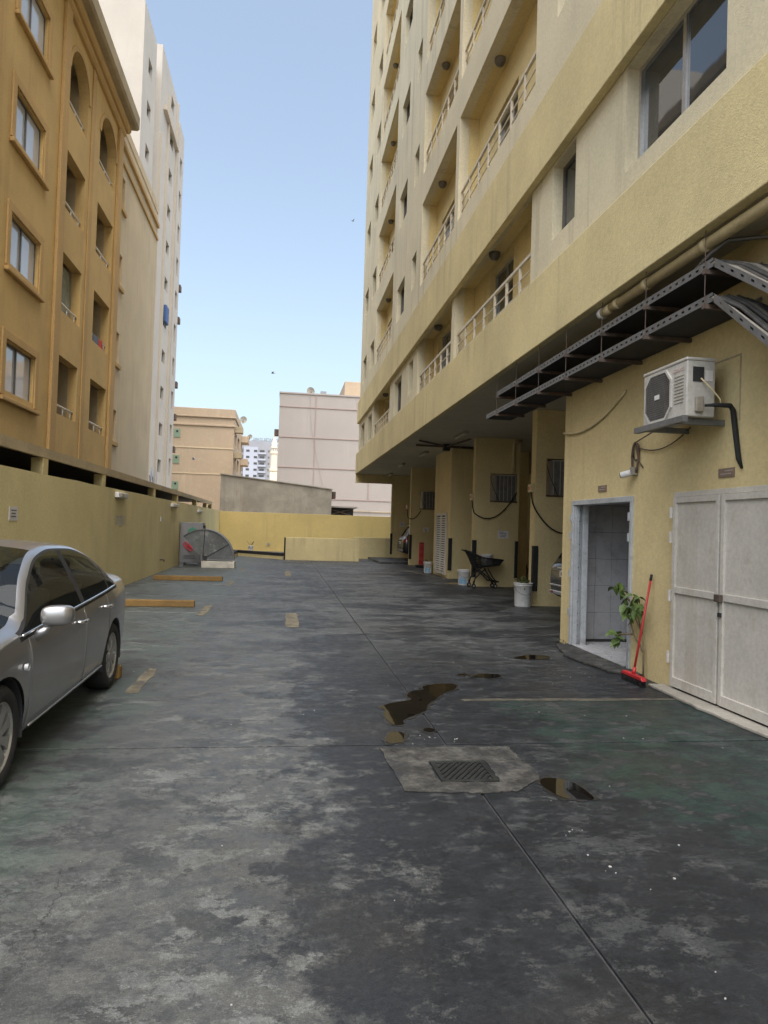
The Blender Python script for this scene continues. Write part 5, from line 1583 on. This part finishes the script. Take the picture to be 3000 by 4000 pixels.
# red barrier panel
t = thing('barrier_panel', 'upright red plastic barrier panel standing beside a pillar', 'barrier', (5.8, 29.3, 0))
MB().box(5.70, 5.91, 29.27, 29.33, .1, 1.06).build('panel', M['redpanel'], t, bevel=.02)
for k in range(3): MB().box(5.715, 5.895, 29.262, 29.2695, .16 + k * .29, .30 + k * .29).build('stripe', M['red'], t)
MB().box(5.75, 5.86, 29.262, 29.2695, 1.0, 1.035).build('hand_slot', M['dark'], t)
MB().box(5.58, 6.03, 29.12, 29.48, 0, .099).build('rubber_base', M['rubber'], t, bevel=.02)

# ------------------------------------------------------------------ shopping trolley
ct = thing('shopping_trolley', 'black shopping trolley parked against the pillar', 'trolley', (5.65, 19.55, 0))
A = Vector  # basket corners: handle end at low x
yb0, yb1 = -.27, .27
def P3(u, v, s):  # u along length 0..1, v height 0..1, s side -1..1
    x = -.42 + u * .98 + (1 - v) * (.20 * (1 - u) - .10 * u)
    zt_ = 1.03 - .10 * u - (.12 if u > .35 else .12 * u / .35); zb_ = .56 + .10 * u
    hw = (.27 - .05 * u) * (.82 + .18 * v)
    return (x, s * hw, zb_ + (zt_ - zb_) * v)
b = MB()
for s in (-1, 1):
    for k in range(25):
        b.tube([P3(k / 24, 0, s), P3(k / 24, 1, s)], .008, 4)
    for k in range(9):
        b.tube([P3(q / 12, k / 8, s) for q in range(13)], .008, 4)
for u in (0, 1):
    for k in range(13): b.tube([P3(u, 0, -1 + k / 6), P3(u, 1, -1 + k / 6)], .005, 4)
    for k in range(9): b.tube([P3(u, k / 8, -1), P3(u, k / 8, 1)], .005, 4)
for k in range(25): b.tube([P3(k / 24, 0, -1), P3(k / 24, 0, 1)], .005, 4)
for k in range(9): b.tube([P3(q / 6, 0, -1 + k / 4) for q in range(7)], .005, 4)
b.build('basket', M['rubber'], ct, world=False)
rim_path = [P3(q / 10, 1, -1) for q in range(11)] + [P3(1 - q / 10, 1, 1) for q in range(11)] + [P3(0, 1, -1)]
MB().tube(rim_path, .018, 8).build('basket_rim', M['rubber'], ct, smooth=True, world=False)
MB().tube([(-.54, -.27, 1.06), (-.54, .27, 1.06)], .02, 10).build('handle', M['rubber'], ct, smooth=True, world=False)
for s in (-1, 1):
    MB().tube([(-.54, s * .26, 1.06), (-.43, s * .26, 1.02), (-.30, s * .25, .8), (-.18, s * .22, .56)], .018, 8).build('handle_bracket', M['rubber'], ct, smooth=True, world=False)
    MB().tube([(.05, s * .2, .56), (-.12, s * .23, .42), (-.26, s * .25, .28), (-.30, s * .25, .12)], .021, 8).build('leg_tube', M['rubber'], ct, smooth=True, world=False)
    MB().tube([(-.2, s * .21, .56), (.10, s * .2, .34), (.22, s * .18, .21), (.45, s * .16, .19)], .021, 8).build('leg_tube', M['rubber'], ct, smooth=True, world=False)
    MB().tube([(.12, s * .2, .56), (.28, s * .17, .30), (.38, s * .16, .2)], .019, 8).build('leg_tube', M['rubber'], ct, smooth=True, world=False)
    for x in (-.30, .36):
        wh = MB().lathe([(.0, -.018), (.05, -.02), (.062, -.014), (.065, 0), (.062, .014), (.05, .02), (0, .018)], 18, 1).build('castor', M['rubber'], ct, smooth=True, world=False, loc=(x, s * (.25 if x < 0 else .16), .066))
        MB().lathe([(0, -.022), (.03, -.022)], 14, 1).build('hub', M['acgrey'], wh, world=False)
        MB().box(x - .02, x + .02, s * (.25 if x < 0 else .16) - .028, s * (.25 if x < 0 else .16) + .028, .10, .2).build('castor_fork', M['rubber'], ct, world=False)
MB().box(.30, .47, -.17, .17, .17, .20).build('front_bumper', M['rubber'], ct, world=False, bevel=.01)
bucket(5.79, 19.55, .17, .30, 'cream bucket standing inside the black trolley', z=.66)

# ------------------------------------------------------------------ broom and weed
t = thing('broom', 'red handled broom leaning on the wall beside the doorway', 'broom', (3.86, 7.3, 0))
d = Vector((.12, -.21)).normalized()
top, bot = Vector((4.11, 7.42, 1.18)), Vector((3.87, 7.32, .11))
MB().tube([tuple(bot), tuple(top)], .0125, 10).build('handle', M['red'], t, smooth=True)
MB().tube([tuple(bot.lerp(top, .945)), tuple(bot.lerp(top, 1.01))], .015, 10).build('grip', M['rubber'], t, smooth=True)
hd0, hd1 = Vector((3.87, 7.55, 0)), Vector((3.86, 7.07, 0))
b = MB(); b.prism([(hd0.y, .065), (hd1.y, .065), (hd1.y + .03, .105), (hd0.y - .03, .105)], 0, 3.835, 3.895)
b.build('head', M['red'], t, bevel=.008)
MB().tube([(3.868, 7.318, .095), (3.885, 7.326, .17)], [.024, .018], 10).build('socket', M['red'], t, smooth=True)
b = MB(); random.seed(5)
for k in range(70):
    yy = 7.08 + .46 * k / 69
    for xx in (3.842, 3.856, 3.87, 3.884):
        b.tube([(xx, yy, .066), (xx + random.uniform(-.012, .012), yy + random.uniform(-.006, .006), .004)], .0032, 3, cap=False)
o = b.build('bristles', M['rubber'], t); o['kind'] = 'stuff'

t = thing('weed_sapling', 'leafy green sapling growing at the wall foot beside the broom', 'plant', (4.08, 7.55, 0))
random.seed(21)
stems = [[(4.10, 7.53, 0), (4.10, 7.54, .3), (4.11, 7.60, .5), (4.07, 7.68, .66), (4.03, 7.76, .86)], [(4.10, 7.54, .3), (4.06, 7.70, .48), (4.06, 7.78, .62), (4.03, 7.72, .74)],
         [(4.11, 7.60, .5), (4.06, 7.62, .72), (4.06, 7.63, .92)], [(4.06, 7.62, .72), (4.04, 7.54, .78), (4.03, 7.50, .82)], [(4.06, 7.70, .48), (4.02, 7.84, .46), (3.98, 7.92, .44)], [(4.03, 7.76, .86), (4.0, 7.86, .98), (3.99, 7.92, 1.05)]]
for P in stems: MB().tube(P, [.013 * (1 - .15 * i) for i in range(len(P))], 6).build('stem', M['stem'], t, smooth=True)
lf = MB()
L = [(0, 0), (.045, .02), (.055, .06), (.03, .12), (0, .17), (-.03, .12), (-.055, .06), (-.045, .02)]
n = len(L)
lf.v = [(0, 0, 0), (0, .06, -.012), (0, .12, -.006), (0, .17, -.03)] + [(x, y, .012 * abs(x) / .055) for x, y in L[1:4]] + [(x, y, .012 * abs(x) / .055) for x, y in L[5:8]]
lf.f = [(0, 4, 5, 1), (1, 5, 6, 2), (2, 6, 3), (0, 1, 8, 9), (1, 2, 7, 8), (2, 3, 7)]
lproto = None
anch = [((4.03, 7.76, .86), 6), ((4.03, 7.72, .74), 5), ((4.06, 7.63, .92), 6), ((4.03, 7.50, .82), 6), ((3.98, 7.92, .44), 9), ((3.99, 7.92, 1.05), 6), ((4.05, 7.66, .70), 4), ((4.02, 7.84, .94), 3)]
for (p, k) in anch:
    for q in range(k + 1):
        if lproto is None:
            o = lproto = lf.build('leaf', M['leaf'], t, smooth=True, world=False)
        else:
            o = lproto.copy(); C.objects.link(o)
        v = Vector(p) + Vector((random.uniform(-.05, .02), random.uniform(-.06, .06), random.uniform(-.06, .05)))
        o.location = v - wloc(t)
        s = random.uniform(.35, .95)
        o.scale = (s, s, s)
        o.rotation_euler = (random.uniform(-1.5, -.2), random.uniform(-.5, .5), random.uniform(0, 6.28))
# seedlings at the doorway corner
b = MB(); random.seed(9)
for k in range(26):
    c = Vector((4.10 + random.uniform(-.06, .03), 9.93 + random.uniform(-.14, .14), random.uniform(.0, .07)))
    ua = Vector((random.uniform(-1, 1), random.uniform(-1, 1), random.uniform(0, 1))).normalized(); ub_ = ua.cross(Vector((0, .3, 1))).normalized()
    b.quad(c - ua * .02, c + ub_ * .008, c + ua * .025, c - ub_ * .008)
o = b.build('seedlings', M['leaf']); o['kind'] = 'stuff'; tag(o, 'tiny weeds at the foot of the doorway corner', 'weeds')

# ------------------------------------------------------------------ birds
def bird(loc, rz, roll_, span, lab):
    t = thing('bird', lab, 'bird', loc, rz, 'pigeons in flight')
    s = span / .6
    MB().lathe([(0, -.16 * s), (.03 * s, -.12 * s), (.05 * s, 0), (.045 * s, .06 * s), (.025 * s, .11 * s), (.03 * s, .14 * s), (.0, .18 * s)], 10, 1).build('body', M['bird'], t, smooth=True, world=False)
    for q in (1, -1):
        MB().add([(0, .06 * s, .02 * s), (q * .14 * s, .09 * s, .10 * s), (q * .30 * s, .02 * s, (.16 + roll_ * q) * s), (q * .14 * s, -.06 * s, .09 * s), (0, -.05 * s, .02 * s), (q * .14 * s, .02 * s, .085 * s)], [(0, 1, 5), (1, 2, 5), (2, 3, 5), (3, 4, 5), (4, 0, 5)]).build('wing', M['bird'], t, world=False)
    MB().add([(-.02 * s, -.14 * s, 0), (.02 * s, -.14 * s, 0), (.045 * s, -.25 * s, 0), (-.045 * s, -.25 * s, 0)], [(0, 1, 2, 3)]).build('tail', M['bird'], t, world=False)
bird((-1.0, 45, 11.2), R(70), .1, .45, 'pigeon flying low in the sky above the pale block')
bird((4.0, 48, 22.7), R(-60), .05, .34, 'small pigeon high in the sky beside the tall block')
bird((-10.6, 84, 8.9), R(85), .05, .9, 'bird gliding past the peach building')
